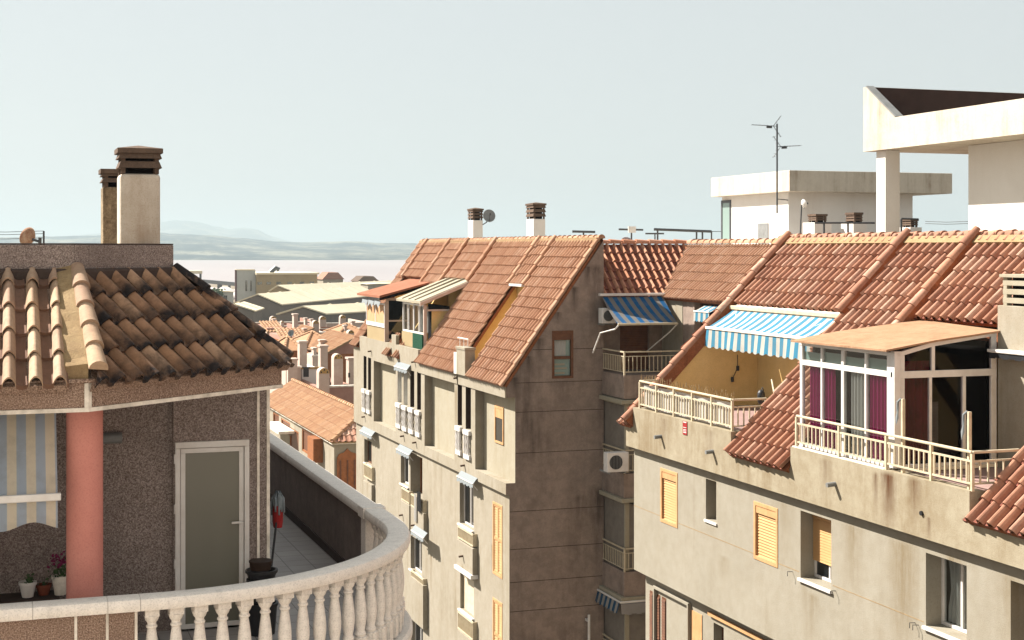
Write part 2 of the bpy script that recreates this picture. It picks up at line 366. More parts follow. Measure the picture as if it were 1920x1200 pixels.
# ------------------------------------------------------------------ roofs
def poly_in(poly, x, y, tol):
    s = None
    k = len(poly)
    for i in range(k):
        ax, ay = poly[i]; bx, by = poly[(i+1) % k]
        ex, ey = bx-ax, by-ay; L = math.hypot(ex, ey)
        if ((x-ax)*ey-(y-ay)*ex)/L > tol: return False     # poly counter-clockwise
    return True
def tiles(name, O, a, b, polys, pw, cl, hr, mats, parent=None, nseg=8, lift=.032, roll=.62, seed=1, deck=.08, jit=1.):
    """barrel tiles on the plane O + a*s + b*t; polys: convex counter-clockwise polygons in (s,t); mats: tile, deck"""
    rg = random.Random(seed)
    O = Vector(O); a = Vector(a).normalized(); b = Vector(b).normalized(); n = a.cross(b).normalized()
    sg = 1.
    if n.z < 0: n = -n
    out = MB(); OT = []
    for poly in polys:
        mb = MB(); TT = []
        s0 = min(p[0] for p in poly); s1 = max(p[0] for p in poly); t0 = min(p[1] for p in poly); t1 = max(p[1] for p in poly)
        for i in range(math.floor(s0/pw)-1, math.ceil(s1/pw)+1):
            for j in range(0, math.ceil((t1-t0)/cl)+1):
                if not poly_in(poly, (i+.5)*pw, t0+(j+.5)*cl, max(pw, cl)*.8): continue
                r = rg.random(); dz = rg.uniform(-.004,.004)*jit; tw = rg.uniform(-.006,.006)*jit; ds = rg.uniform(-.006,.006)*jit; db = rg.uniform(-.008,.008)*jit
                vs = []; fs = []
                for k in range(nseg+1):
                    s = k/nseg
                    h = hr*math.sin(math.pi*s/roll)**.75 if s < roll else -.14*hr*math.sin(math.pi*(s-roll)/(1-roll))
                    hh = h+dz+tw*(s-.5)
                    A = (i+s)*pw+ds; b0 = t0+j*cl-.03+db; b1 = t0+(j+1)*cl+.03
                    vs += [O+a*A+b*b0+n*(hh+lift), O+a*(A+(.5-s)*.02)+b*b1+n*(hh*.92), O+a*A+b*b0+n*(hh+lift-.02 if h > hr*.3 else h-.012)]
                for k in range(nseg):
                    q = 3*k
                    fs += [(q, q+3, q+4, q+1), (q+2, q+5, q+3, q)]
                mp = [2 if (k//2+.5)/nseg > roll and len(mats) > 2 else 0 for k in range(2*nseg)]
                for z_ in (0, 2):
                    sel = [f for f, q in zip(fs, mp) if q == z_]
                    if sel: mb.mesh(vs, sel, z_, r); TT += [0., 1., 0.]*(nseg+1)
        bm = bmesh.new()
        tl_ay = bm.verts.layers.float.new('tt')
        lay = bm.faces.layers.float.new('rr')
        bv = [bm.verts.new(v) for v in mb.v]
        for v_, q_ in zip(bv, TT): v_[tl_ay] = q_
        for f, r, mi_ in zip(mb.f, mb.r, mb.m):
            q = bm.faces.new([bv[i] for i in f]); q[lay] = r; q.material_index = mi_
        k = len(poly)
        for i in range(k):
            p = poly[i]; q = poly[(i+1) % k]
            if getattr(poly, 'skip', None): pass
            P = O+a*p[0]+b*p[1]; Q = O+a*q[0]+b*q[1]
            e = (Q-P).normalized(); no = e.cross(n)       # outward for ccw polygon seen against n
            cen = O+a*(sum(x[0] for x in poly)/k)+b*(sum(x[1] for x in poly)/k)
            if (cen-P).dot(no) > 0: no = -no
            if abs(e.dot(a)) > .98 and (P-O).dot(b) <= t0+.02: continue      # keep the ragged eave
            g = bm.verts[:]+bm.edges[:]+bm.faces[:]
            bmesh.ops.bisect_plane(bm, geom=g, plane_co=P, plane_no=no, clear_outer=True, dist=1e-5)
        bm.verts.index_update()
        b0 = len(out.v)
        out.v += [tuple(v.co) for v in bm.verts]; ly = bm.verts.layers.float['tt']; OT += [v[ly] for v in bm.verts]
        for f in bm.faces:
            out.f.append(tuple(b0+v.index for v in f.verts)); out.m.append(f.material_index); out.r.append(f[lay])
        bm.free()
        if deck:
            k_ = len(out.v); out.prism([O+a*p[0]+b*p[1]-n*.012 for p in poly], -n*deck, 1); OT += [0.]*(len(out.v)-k_)
    me = bpy.data.meshes.new(name)
    off = OFF[parent.name]
    me.from_pydata([(p[0]-off[0], p[1]-off[1], p[2]-off[2]) for p in out.v], [], out.f)
    for m in mats: me.materials.append(m)
    me.polygons.foreach_set('material_index', out.m)
    at = me.attributes.new('rnd', 'FLOAT', 'FACE'); at.data.foreach_set('value', out.r)
    at = me.attributes.new('tt', 'FLOAT', 'POINT'); at.data.foreach_set('value', OT)
    o = bpy.data.objects.new(name, me); COL.objects.link(o); o.parent = parent; OFF[o.name] = off
    return o
def caps(mb, p0, p1, r, L, up, mi=0, flat=1., rg=random):
    p0 = Vector(p0); p1 = Vector(p1); d = (p1-p0); T = d.length; d.normalize(); up = Vector(up)
    sd_ = d.cross(up).normalized(); n = sd_.cross(d).normalized()
    k = max(1, round(T/L)); N = 8
    for i in range(k):
        q0 = p0+d*(T*i/k-.02); q1 = p0+d*(T*(i+1)/k+.03); j = rg.uniform(-.006,.006)
        vs = []; fs = []
        for q, rr, lf in ((q0, r*1.05, .018), (q1, r*.86, 0.)):
            for m in range(N+1):
                t = R(-95)+R(190)*m/N
                vs.append(q+sd_*(rr*math.sin(t)+j)+n*(rr*math.cos(t)*flat+lf))
        for m in range(N): fs.append((m, m+1, N+2+m, N+1+m))
        fs.append(tuple(range(N+1)))
        mb.mesh(vs, fs, mi, rg.random())

# ------------------------------------------------------------------ windows
def slats(mb, fr, a0, a1, z0, z1, d, step=.05, mi=0, tilt=.012):
    k = max(1, int(round((z1-z0)/step)))
    for i in range(k):
        y0 = z0+(z1-z0)*i/k; y1 = z0+(z1-z0)*(i+1)/k
        mb.face([fr(a0,y0,d-tilt), fr(a1,y0,d-tilt), fr(a1,y1-.004,d), fr(a0,y1-.004,d)], mi)
        mb.face([fr(a0,y0,d-tilt), fr(a1,y0,d-tilt), fr(a1,y0-.006,d+.004), fr(a0,y0-.006,d+.004)], mi)
def drape(mb, fr, a0, a1, z0, z1, d, amp=.02, per=.12, mi=0, pinch=0.):
    n = max(6, int((a1-a0)/per*8)); pr = None
    for i in range(n+1):
        s = i/n; a = a0+(a1-a0)*s; dd = d+amp*math.sin(2*math.pi*(a-a0)/per)+amp*.4*math.sin(5.3*a)
        row = []
        for j in range(5):
            q = j/4
            row.append(fr(a0+(a-a0)*(1-pinch*math.sin(math.pi*min(1,q*1.15))**2), z1+(z0-z1)*q, dd))
        if pr:
            for j in range(4): mb.face([pr[j], row[j], row[j+1], pr[j+1]], mi)
        pr = row
def window(fr, parent, h, depth, kind, mfr, th=.05, proud=.012, sill=None, name='window', low=.72, msh=None, bars=1):
    a0, a1, z0, z1 = h[:4]
    e = .003
    mb = MB()
    if kind in ('shutter', 'louver'):
        mb.frame(fr, a0-.035, a1+.035, z0-.045, z1+.035, .07, -proud, .05)
        if kind == 'shutter': mb.fbox(fr, a0+.036, a1-.036, z1-.17, z1-.036, .0, .05)
        w = mb.build(name, mfr, parent, bevel=.004)
        s = MB()
        if kind == 'shutter': slats(s, fr, a0+.03, a1-.03, z0+.02, z1-.165, .045, .055, 0, .02)
        else:
            mid = (a0+a1)/2
            for (x0, x1) in ((a0+.036, mid-.004), (mid+.004, a1-.036)):
                s.frame(fr, x0, x1, z0+.03, z1-.04, .045, .005, .04)
                s.fbox(fr, x0+.045, x1-.045, (z0+z1)/2-.04, (z0+z1)/2+.04, .005, .04)
                slats(s, fr, x0+.045, x1-.045, z0+.07, (z0+z1)/2-.045, .035, .07, 0, .025)
                slats(s, fr, x0+.045, x1-.045, (z0+z1)/2+.045, z1-.09, .035, .07, 0, .025)
        s.build('shutter', msh or mfr, w)
        return w
    d = depth
    mb.frame(fr, a0+e, a1-e, z0+e, z1-e, th, d-.07, d-.01)
    for k in range(bars):
        m = a0+(a1-a0)*(k+1)/(bars+1)
        mb.fbox(fr, m-th/2, m+th/2, z0+th+e, z1-th-e, d-.065, d-.015)
    w = mb.build(name, mfr, parent, bevel=.004)
    p = MB()
    if kind == 'curtain':
        p.sheet(fr, a0+th, a1-th, z0+th, z1-th, d-.045); p.build('pane', m_glass, w)
        c = MB(); m = (a0+a1)/2
        drape(c, fr, m+.12, a1-.06, z0+.06, z1-.05, d+.0, .02, .1, 0, .25)
        drape(c, fr, a0+.06, a0+.2, z0+.06, z1-.05, d+.02, .02, .12, 0, .0)
        c.build('curtain', m_cwhite, w)
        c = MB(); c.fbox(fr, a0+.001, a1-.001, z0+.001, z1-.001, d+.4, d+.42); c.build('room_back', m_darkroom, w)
    else:
        p.fbox(fr, a0+th, a1-th, z0+th, z1-th, d-.045, d-.03); p.build('pane', m_pane, w)
    if kind == 'half':
        s = MB(); zc = z1-(z1-z0)*low
        slats(s, fr, a0+.008, a1-.008, zc, z1-.14, d-.09, .05); s.fbox(fr, a0+.008, a1-.008, z1-.135, z1-.006, d-.11, d-.075)
        s.build('shutter', msh or m_orange, w)
    if sill:
        s = MB(); s.fbox(fr, a0-.04, a1+.04, z0-.055, z0-.004, -sill, d-.075); s.build('sill', m_alu, w, bevel=.006)
    return w
def rect(px0, px1, pyt, pyb, w):      # photo rectangle -> (u0,u1,z0,z1) on a street-facing wall; y's read at the far (left) edge
    p = onw(px0, pyt, w); q = onw(px0, pyb, w); r = onw(px1, pyt, w)
    return (r.y, p.y, q.z, p.z)

# ------------------------------------------------------------------ land, lake, hills
mb = MB(); mb.face([(-9000,-2000,-17.6),(14000,-2000,-17.6),(14000,16000,-17.6),(-9000,16000,-17.6)]); struct(mb.build('terrain', m_dust))
mb = MB(); mb.face([(-320,-40,GZ),(420,-40,GZ),(420,690,GZ),(-320,690,GZ)]); struct(mb.build('ground', m_dust))
mb = MB(); mb.face([(4.9,-30,GZ+.004),(12.3,-30,GZ+.004),(12.3,64,GZ+.004),(4.9,64,GZ+.004)]); struct(mb.build('road', m_asph))
mb = MB(); mb.box(11.9,13.2,-30,62,GZ+.006,GZ+.14); mb.box(4.45,5.3,-30,60,GZ+.006,GZ+.14); struct(mb.build('pavement', m_pave))
t = MT('salt lake water')
c = t.mix(t.ramp(t.noise(.004, 6, .6, (1,.15,1)), [(.4,0.),(.65,1.)]), col('a69b9b',.62), col('b0a6a5',.62))
t.bump(t.noise(.3, 3, .6), .05, .2)
m_lake = t.done(c, .45, .5)
mb = MB(); mb.face([(-7000,640,-17),(9000,640,-17),(9000,4500,-17),(-7000,4500,-17)]); struct(mb.build('lake', m_lake))
def lerp_tab(tab, x):
    if x <= tab[0][0]: return tab[0][1]
    for (x0,y0),(x1,y1) in zip(tab, tab[1:]):
        if x <= x1: s = (x-x0)/(x1-x0); s = s*s*(3-2*s); return y0+(y1-y0)*s
    return tab[-1][1]
def hill(name, tab, t0, t1, zb, mat, bumpy, rows=26, colsn=260, x0=-900, x1=2700):
    rg = random.Random(5); mb = MB(); vs = []; fs = []
    ph = [(rg.uniform(.5,4)*2*math.pi/1000, rg.uniform(0,6), rg.uniform(.002,.02)) for _ in range(14)]
    for j in range(rows+1):
        s = j/rows; tt = t0+(t1-t0)*s
        for i in range(colsn+1):
            px = x0+(x1-x0)*i/colsn
            top = (467-lerp_tab(tab, px))/FPX*t1
            f = s**1.3
            q = sum(a*math.sin(px*k*3+p+s*9*(k*400)) for k, p, a in ph)
            z = zb+(top-zb)*f*(1+bumpy*q*(1-s*.5)) if s < 1 else zb+(top-zb)*(1+bumpy*.15*q)
            z += rg.uniform(0,1)*bumpy*2.2*(top-zb)*.04*(s > .05)
            p = att(px, 467, tt); vs.append((p.x, p.y, z))
    for j in range(rows):
        for i in range(colsn):
            a = j*(colsn+1)+i; fs.append((a, a+1, a+colsn+2, a+colsn+1))
    mb.mesh(vs, fs); return struct(mb.build(name, mat, smooth=True))
t = MT('far slopes')
c = t.mix(t.ramp(t.noise(.006, 9, .72, (1,.35,1)), [(.46,0.),(.6,1.)]), col('33444a'), col('8a8a7c'))
c = t.mix(t.ramp(t.noise(.03, 5, .7), [(.5,0.),(.62,.8)]), c, col('26343a'))
m_hill = t.done(c, .95, .1)
hill('hills', [(0,446),(85,444),(190,442),(300,438),(380,441),(450,447),(520,453),(570,455),(660,453),(720,456),(800,457),(1200,459),(2000,460)], 2267, 4300, -17.2, m_hill, .5)
hill('mountains', [(-200,446),(120,444),(200,437),(260,424),(300,417),(332,413),(372,417),(405,425),(432,431),(458,427),(482,431),(503,440),(520,448),(560,456),(2000,460)], 6500, 9800, -17, m_hill, .25, rows=10)

# ------------------------------------------------------------------ chimneys
def cowl(mb, x0, x1, y0, y1, z0, z1, n=2, out=.03, mi=0, dark=1, peak=.05):
    h = z1-z0; cx, cy = (x0+x1)/2, (y0+y1)/2
    mb.box(x0+.07, x1-.07, y0+.07, y1-.07, z0, z1-.08, dark)
    p = .06
    for (a, b) in ((x0,y0),(x1-p,y0),(x0,y1-p),(x1-p,y1-p)): mb.box(a+.004, a+p-.004, b+.004, b+p-.004, z0-.002, z1-.08, mi)
    st = (h-.1)/n
    for k in range(n):
        b = z0+.05+st*k+st*.2; t_ = b+st*.68; o = out; i = -.0
        outer = [(x0-o,y0-o),(x1+o,y0-o),(x1+o,y1+o),(x0-o,y1+o)]; top = [(x0-i,y0-i),(x1+i,y0-i),(x1+i,y1+i),(x0-i,y1+i)]
        inner = [(x0+.05,y0+.05),(x1-.05,y0+.05),(x1-.05,y1-.05),(x0+.05,y1-.05)]
        for q in range(4):
            r = (q+1) % 4
            mb.face([outer[q]+(b,), outer[r]+(b,), top[r]+(t_,), top[q]+(t_,)], mi)
            mb.face([top[q]+(t_,), top[r]+(t_,), inner[r]+(t_+.01,), inner[q]+(t_+.01,)], mi)
            mb.face([inner[q]+(b,), inner[r]+(b,), outer[r]+(b,), outer[q]+(b,)], mi)
    o = out+.012
    mb.box(x0-o, x1+o, y0-o, y1+o, z1-.08, z1-.02, mi)
    mb.mesh([(x0-o,y0-o,z1-.0195),(x1+o,y0-o,z1-.0195),(x1+o,y1+o,z1-.0195),(x0-o,y1+o,z1-.0195),(cx,cy,z1-.02+peak)], [(0,1,4),(1,2,4),(2,3,4),(3,0,4)], mi)
def chimney(parent, x0, x1, y0, y1, z0, zb, zt, mat, n=2, bevel=.02, label=None, peak=.05, mcap=None):
    mb = MB(); mb.box(x0, x1, y0, y1, z0, zb)
    c = mb.build('chimney', mat, parent, bevel=bevel)
    if label: c['label'] = label
    mb = MB(); cowl(mb, x0+.012, x1-.012, y0+.012, y1-.012, zb-.002, zt, n, peak=peak); mb.build('cowl', [mcap or m_capbr, m_darkroom], c, bevel=.004)
    return c

bounce_b = thing('bounce_building', 'plain white building added unseen behind the viewpoint to bounce sunlight onto the terrace', 'building', (-4,-8,GZ))  # added, never in view: its sunlit wall throws light back onto the balustrade
mb = MB(); mb.wall(lambda a, z, d: Vector((a, -1.2-d, z)), -16, 4.4, GZ, 10, [(x, x+1.4, z, z+1.9, .2) for x in (-13,-9,-5,1.6) for z in (-14.5,-11.7,-8.9,-6.1,-3.3,-.5,2.3,4.6,7.4)])
mb.box(-15.9, 4.3, -15, -1.45, GZ, 9.9); mb.build('wall', m_white, bounce_b)
# ------------------------------------------------------------------ near corner house with terrace
TF = -4.2
E0 = Vector((.8, 14.4, 0)); E1 = Vector((2.93, 16.2, 0)); K0 = Vector((.745, 15.85, 0)); K1 = Vector((1.84, 16.82, 0))
ed = (E1-E0).normalized(); nin = Vector((-ed.y, ed.x, 0))
house = thing('corner_house', 'brown pebbledash house with old clay tiles, salmon column and frosted terrace door', 'house', (0, 19, GZ))
mb = MB()
dA = onu(328, 822, 16.7); dB = onu(467, 819, 16.7); dz1 = -2.12
mb.wall(FU(16.7), 1.825, 2.86, TF, -1.47, [(dA.x, dB.x, TF, dz1)], .12)
mb.wall(FU(16.78), -5, 1.825, TF, -1.47)
mb.face([(1.825,16.7,TF),(1.825,16.7,-1.47),(1.825,16.78,-1.47),(1.825,16.78,TF)])
mb.box(-5, 2.859, 16.83, 28, GZ, -1.46)
mb.build('wall', m_peb2, house)
mb = MB()       # curved body under the terrace
def arc(r, n=24):
    pts = [Vector((-5, 17.2-r, 0)), Vector((-1.5, 17.2-r, 0))]
    pts += [Vector((1.35+r*math.sin(a), 17.2-r*math.cos(a), 0)) for a in [math.pi/2*k/n for k in range(n+1)]]
    return pts
ring = arc(3.08)+[Vector((4.43, 28, 0)), Vector((-5, 28, 0))]
mb.prism([p+Vector((0,0,GZ)) for p in ring], (0,0,-4.33-GZ))
mb.build('lower_wall', m_peb, house)
mb = MB(); mb.prism([p+Vector((0,0,-4.325)) for p in arc(2.98)+[Vector((4.33,28,0)), Vector((-5,28,0))]], (0,0,TF+4.325)); mb.build('terrace_floor', m_floor, house)
# door
mb = MB(); fr = FU(16.7)
mb.fbox(fr, dA.x, dB.x, dz1-.07, dz1, -.03, .05); mb.fbox(fr, dA.x, dA.x+.055, TF+.005, dz1-.07, -.03, .05); mb.fbox(fr, dB.x-.055, dB.x, TF+.005, dz1-.07, -.03, .05)
door = mb.build('door', m_alu, house, bevel=.006)
mb = MB(); mb.frame(fr, dA.x+.06, dB.x-.06, TF+.02, dz1-.075, .052, -.012, .035); mb.build('leaf_frame', m_alu, door, bevel=.004)
mb = MB(); mb.fbox(fr, dA.x+.112, dB.x-.112, TF+.072, dz1-.127, .005, .02); mb.build('pane', m_paneg, door)
mb = MB(); hz = onu(448, 978, 16.7).z; mb.fbox(fr, dB.x-.20, dB.x-.075, hz-.012, hz+.012, -.062, -.045); mb.fbox(fr, dB.x-.09, dB.x-.07, hz-.01, hz+.01, -.045, -.012); mb.build('handle', m_alu, door, bevel=.004)
mb = MB()
for z in (-2.35, -2.9, -3.5): mb.tube([(dA.x-.004,16.66,z),(dA.x-.004,16.66,z+.1)], .012)
mb.build('hinge', m_alu, door)
# fascia, soffit and trims
path = [Vector((-5,14.4,0)), E0, E1, Vector((2.93,28,0))]
def band(mb, path, z0, z1, t0, t1, mi=0):
    """wall strip along an open path (outside on the right hand side of travel), offsets t0..t1 inward"""
    def off(k, d):
        ns = []
        for (i, j) in ((k-1,k),(k,k+1)):
            if i < 0 or j >= len(path): continue
            e = (path[j]-path[i]).normalized(); ns.append(Vector((-e.y, e.x, 0)))
        n = sum(ns, Vector()).normalized(); return path[k]+n*(d/max(.3, n.dot(ns[0])))
    for k in range(len(path)-1):
        a, b, c, d = off(k,t0), off(k+1,t0), off(k+1,t1), off(k,t1)
        mb.hexa([p+Vector((0,0,z0)) for p in (a,b,c,d)]+[p+Vector((0,0,z1)) for p in (a,b,c,d)], mi)
mb = MB(); band(mb, path, -1.475, -1.24, 0, .14); band(mb, path, -1.242, -1.205, -.035, .16); mb.build('fascia', m_peb, house, bevel=.006)
mb = MB(); band(mb, path, -1.512, -1.474, -.012, .15)
for k in (-.028, .008):
    pass
mb.hexa([E0+Vector((-.036,-.012,-1.473)), E0+Vector((.0,-.016,-1.473)), E0+Vector((.03,.012,-1.473)), E0+Vector((-.03,.03,-1.473)),
         E0+Vector((-.036,-.012,-1.245)), E0+Vector((.0,-.016,-1.245)), E0+Vector((.03,.012,-1.245)), E0+Vector((-.03,.03,-1.245))])
mb.box(2.74, 2.768, 16.675, 16.7, TF, -1.48); mb.box(2.85, 2.885, 16.69, 16.73, TF, -1.48)
mb.build('trim', m_trim, house)
mb = MB(); mb.prism([(-5,14.5,-1.50),(.83,14.5,-1.50),(2.86,16.25,-1.50),(2.86,28,-1.50),(-5,28,-1.50)], (0,0,.03)); mb.build('soffit', m_parapet, house)
# roof
mb = MB(); tp = 1/math.cos(math.atan(.625)); tp2 = 1/math.cos(math.atan(.8))
tiles('roof', (.93,14.4,-1.19), (1,0,0), (0,1,.625), [[(-5.9,-.1),(-.31,-.1),(-.37,1.47*tp),(-5.9,1.47*tp)]], .222, .41, .088, [m_tileA, m_peb, m_panshadeA], house, nseg=18, lift=.04, roll=.56, seed=3)
sK0 = (K0-E0).dot(ed); sK1 = (K1-E0).dot(ed)
tiles('roof', (.8,14.4,-1.19), ed, (nin.x,nin.y,.8), [[(.0,-.1),(2.86,-.1),(sK1,1.17*tp2),(sK0,1.17*tp2)]], .222, .41, .078, [m_tileAb, m_peb], house, nseg=16, lift=.03, roll=.64, seed=8, jit=.5)
mb = MB(); up = (.15,-.6,.8)
hb0 = E0+Vector((.085,-.05,-1.15)); hb1 = K0+Vector((.03,0,-.24))
caps(mb, hb0+Vector((0,0,.035)), hb1+Vector((0,0,.03)), .085, .36, up); mb.build('hip_tile', m_tileA, house, smooth=True, auto=45)
mb = MB(); p0 = E0+Vector((-.03,.02,-1.15)); p1 = K0+Vector((0,0,-.235)); rg = random.Random(2); n = 14; L = []; M_ = []
for k in range(n+1):
    p = p0+(p1-p0)*k/n; wv = .21+rg.uniform(-.03,.03); L.append(p+Vector((-wv,0,.045+rg.uniform(-.012,.012)))); M_.append(p+Vector((.03,0,.085)))
for k in range(n): mb.face([L[k], M_[k], M_[k+1], L[k+1]]); mb.face([L[k], L[k+1], L[k+1]+Vector((-.02,0,-.12)), L[k]+Vector((-.02,0,-.12))])
mb.face([L[0], M_[0], M_[0]+Vector((0,0,-.16)), L[0]+Vector((0,0,-.12))])
mb.build('hip_mortar', m_mortar, house, smooth=True)
mb = MB(); caps(mb, E1+Vector((.05,.02,-1.2)), K1+Vector((.02,0,-.23)), .09, .38, (.3,.3,.9)); mb.build('hip_tile', m_tileAb, house, smooth=True, auto=45)
mb = MB()
pp = [Vector((-5,15.85,0)), K0, K1, Vector((1.84,28,0))]
band(mb, pp, -.5, .045, 0, .18); mb.build('parapet', m_peb2, house, bevel=.01)
mb = MB(); band(mb, pp, .046, .06, -.0, .185); mb.box(-5, .02, 17.6, 17.85, -.3, .075); mb.build('parapet_coping', m_parapet, house, bevel=.005)
mb = MB(); band(mb, pp[:3], -.42, -.20, -.075, 0); mb.build('roof_fillet', m_parapet, house, bevel=.03)
mb = MB(); mb.prism([(-5,15.95,-.45),(.7,15.95,-.45),(1.7,16.85,-.45),(1.7,28,-.45),(-5,28,-.45)], (0,0,.1)); mb.build('roof_deck', m_pave, house)
chimney(house, 1.43, 1.92, 19.0, 19.5, -.35, .935, 1.27, m_chim, bevel=.045, label='tall cream rendered chimney with brown slatted cowl')
c = chimney(house, 1.33, 1.75, 20.6, 21.02, -.35, .83, 1.09, stucco('stained chimney render', col('ab9474',.8), col('bca687',.8), col('4a3828'), .9, 3, .3, lo=.36, hi=.58, mott=.5), label='shorter stained chimney behind the cream one', peak=.0)
# column
mb = MB(); mb.lathe([(.172,TF),(.172,-1.503)], .80, 15.02, 40); mb.build('column', m_pink, house, smooth=True, auto=40)
mb = MB(); mb.box(-1.2, .62, 16.35, 16.77, TF, -3.66); mb.build('ledge', m_parapet, house, bevel=.01)
mb = MB(); mb.tube([(1.02,16.72,-2.05),(1.28,16.72,-2.05)], .06, 12); mb.build('wall_lamp', m_gmetal, house)

# awning under the eaves
aw = thing('awning', 'faded blue grey and cream striped drop awning under the tiled eaves beside the salmon column', 'awning', (0,14.6,-1.55))
mb = MB(); n = 14; pts = []
for i in range(n+1):
    w = -2.0+(2.53)*i/n; pts.append((w, .008*math.sin(w*9)))
for (z0, u0, z1, u1) in ((-1.53,14.93,-1.9,14.74),(-1.9,14.74,-2.27,14.52)):
    for i in range(n):
        (a, da), (b, db) = pts[i], pts[i+1]
        mb.face([(a,u1+da,z1),(b,u1+db,z1),(b,u0+db*.5,z0),(a,u0+da*.5,z0)])
mb.build('canvas', m_awnA, aw, smooth=True)
mb = MB(); n = 60
for i in range(n):
    a = -2.0+2.53*i/n; b = -2.0+2.53*(i+1)/n
    zz = lambda w: -2.56-.035*math.sin((w+.1)*2*math.pi/.55)
    mb.face([(a,14.475+.01*math.sin(a*7),zz(a)),(b,14.475+.01*math.sin(b*7),zz(b)),(b,14.5,-2.33),(a,14.5,-2.33)])
mb.build('valance', m_awnA, aw, smooth=True)
mb = MB(); mb.bar((-2.0,14.49,-2.3),(.56,14.49,-2.3),.05,.07); mb.build('front_bar', m_alu, aw, bevel=.01)
mb = MB(); mb.tube([(-2.0,14.95,-1.54),(.56,14.95,-1.54)], .03); mb.build('roller', m_gmetal, aw)

# ------------------------------------------------------------------ balustrade and terrace parapet
def sweep(mb, path, prof, mi=0, close=True):
    vs = []; fs = []; k = len(prof)
    for i, p in enumerate(path):
        a = path[max(i-1,0)]; b = path[min(i+1,len(path)-1)]
        d = (b-a).normalized(); n = Vector((d.y,-d.x,0))      # outward
        for (s, z) in prof: vs.append(p+n*s+Vector((0,0,z)))
    for i in range(len(path)-1):
        for j in range(k): fs.append((i*k+j, i*k+(j+1)%k, (i+1)*k+(j+1)%k, (i+1)*k+j))
    fs.append(tuple(range(k))); fs.append(tuple((len(path)-1)*k+j for j in reversed(range(k))))
    mb.mesh(vs, fs, mi)
cap_prof = [(-.125,-3.315),(.125,-3.315),(.135,-3.29),(.135,-3.24),(.118,-3.21),(.09,-3.2),(-.09,-3.2),(-.118,-3.21),(-.135,-3.24),(-.135,-3.29)]
base_prof = [(-.14,-4.2),(.16,-4.2),(.16,-4.13),(.13,-4.1),(-.12,-4.1),(-.14,-4.13)]
bal = thing('balustrade', 'curved cream balustrade of turned balusters around the near terrace', 'balustrade', (1.35, 14.15, TF))
full = [Vector((-5,14.15,0)), Vector((-.05,14.15,0))]
ctr = lambda a: Vector((1.35+3.05*math.sin(a), 17.2-3.05*math.cos(a), 0))
segs = [[Vector((-5,14.15,0)), Vector((.298,14.15,0))], [Vector((.302,14.15,0)), Vector((.948,14.15,0))], [Vector((.952,14.15,0)), Vector((1.238,14.15,0))],
        [Vector((1.242,14.15,0))]+[ctr(math.pi/2*k/40) for k in range(41)]+[Vector((4.4,18.1,0))]]
for sgm in segs:
    mb = MB(); sweep(mb, sgm, cap_prof); mb.build('handrail', m_balus, bal, smooth=True, auto=35)
mb = MB(); sweep(mb, [Vector((-5,14.15,-.13)), Vector((1.35,14.15,-.13))]+[ctr(math.pi/2*k/40)+Vector((0,0,-.13)) for k in range(1,41)]+[Vector((4.4,18.1,-.13))], base_prof); mb.build('base', m_balus, bal, smooth=True, auto=35)
mb = MB(); mb.box(-5, 1.2, 14.07, 14.23, -4.4, -3.316); mb.build('panel', m_peb, bal)
mb = MB()
for px in (142, 201, 255): w = onu(px, 1160, 14.07).x; mb.box(w-.012, w+.012, 14.058, 14.0695, -4.4, -3.317)
mb.build('panel_strip', m_trim, bal)
prof = [(.075,-.785),(.075,-.68),(.052,-.675),(.062,-.65),(.052,-.625),(.047,-.61),(.058,-.55),(.066,-.48),(.067,-.43),(.060,-.34),(.048,-.25),(.040,-.20),(.040,-.19),(.052,-.18),(.052,-.165),(.041,-.155),(.042,-.135),(.058,-.115),(.072,-.08),(.074,-.072)]
mb = MB(); mb.lathe(prof, 0, 0, 18)
mb.box(-.062,.062,-.062,.062,-.9,-.69); mb.box(-.064,.064,-.064,.064,-.0735,-.001)
arcl = [("s", w) for w in (1.36,)]
pos = []
s = 0.; tot = 3.05*math.pi/2
k = 0
while True:
    a = (k*.222)/3.05
    if a > math.pi/2: break
    pos.append((ctr(a), a)); k += 1
for e in (17.38, 17.6, 17.82): pos.append((Vector((4.4,e,0)), math.pi/2))
proto = None
for p, a in pos:
    if proto is None:
        o = mb.build('baluster', m_balus, None, smooth=True, auto=35, loc=(0,0,0)); o.parent = bal; proto = o
        o.location = Vector((p.x,p.y,-3.315))-OFF[bal.name]; o.rotation_euler = (0,0,a)
    else: place_copy(proto, bal, (p.x,p.y,-3.315), a)

pw_ = thing('parapet_wall', 'dark rendered terrace parapet with pale coping running away from the balustrade', 'wall', (4.4, 22, TF))
mb = MB(); mb.box(4.32, 4.5, 18.24, 28, -4.34, -3.316); mb.build('wall', stucco('terrace parapet render', col('7d6f68',.9), col('8a7c75',.9), col('504642',.9), .6, 1.5, .4), pw_)
mb = MB(); sweep(mb, [Vector((4.4,18.102,0)), Vector((4.4,28,0))], cap_prof); mb.build('coping', m_balus, pw_, smooth=True, auto=35)
mb = MB(); mb.box(4.29, 4.52, 18.0, 18.24, -4.34, -3.317); mb.box(4.255,4.545,17.98,18.26,-3.33,-3.19); mb.build('post', m_balus, pw_, bevel=.01)
mb = MB(); mb.box(4.3, 4.319, 18.25, 28, TF, TF+.12); mb.build('skirting', m_parapet, pw_)

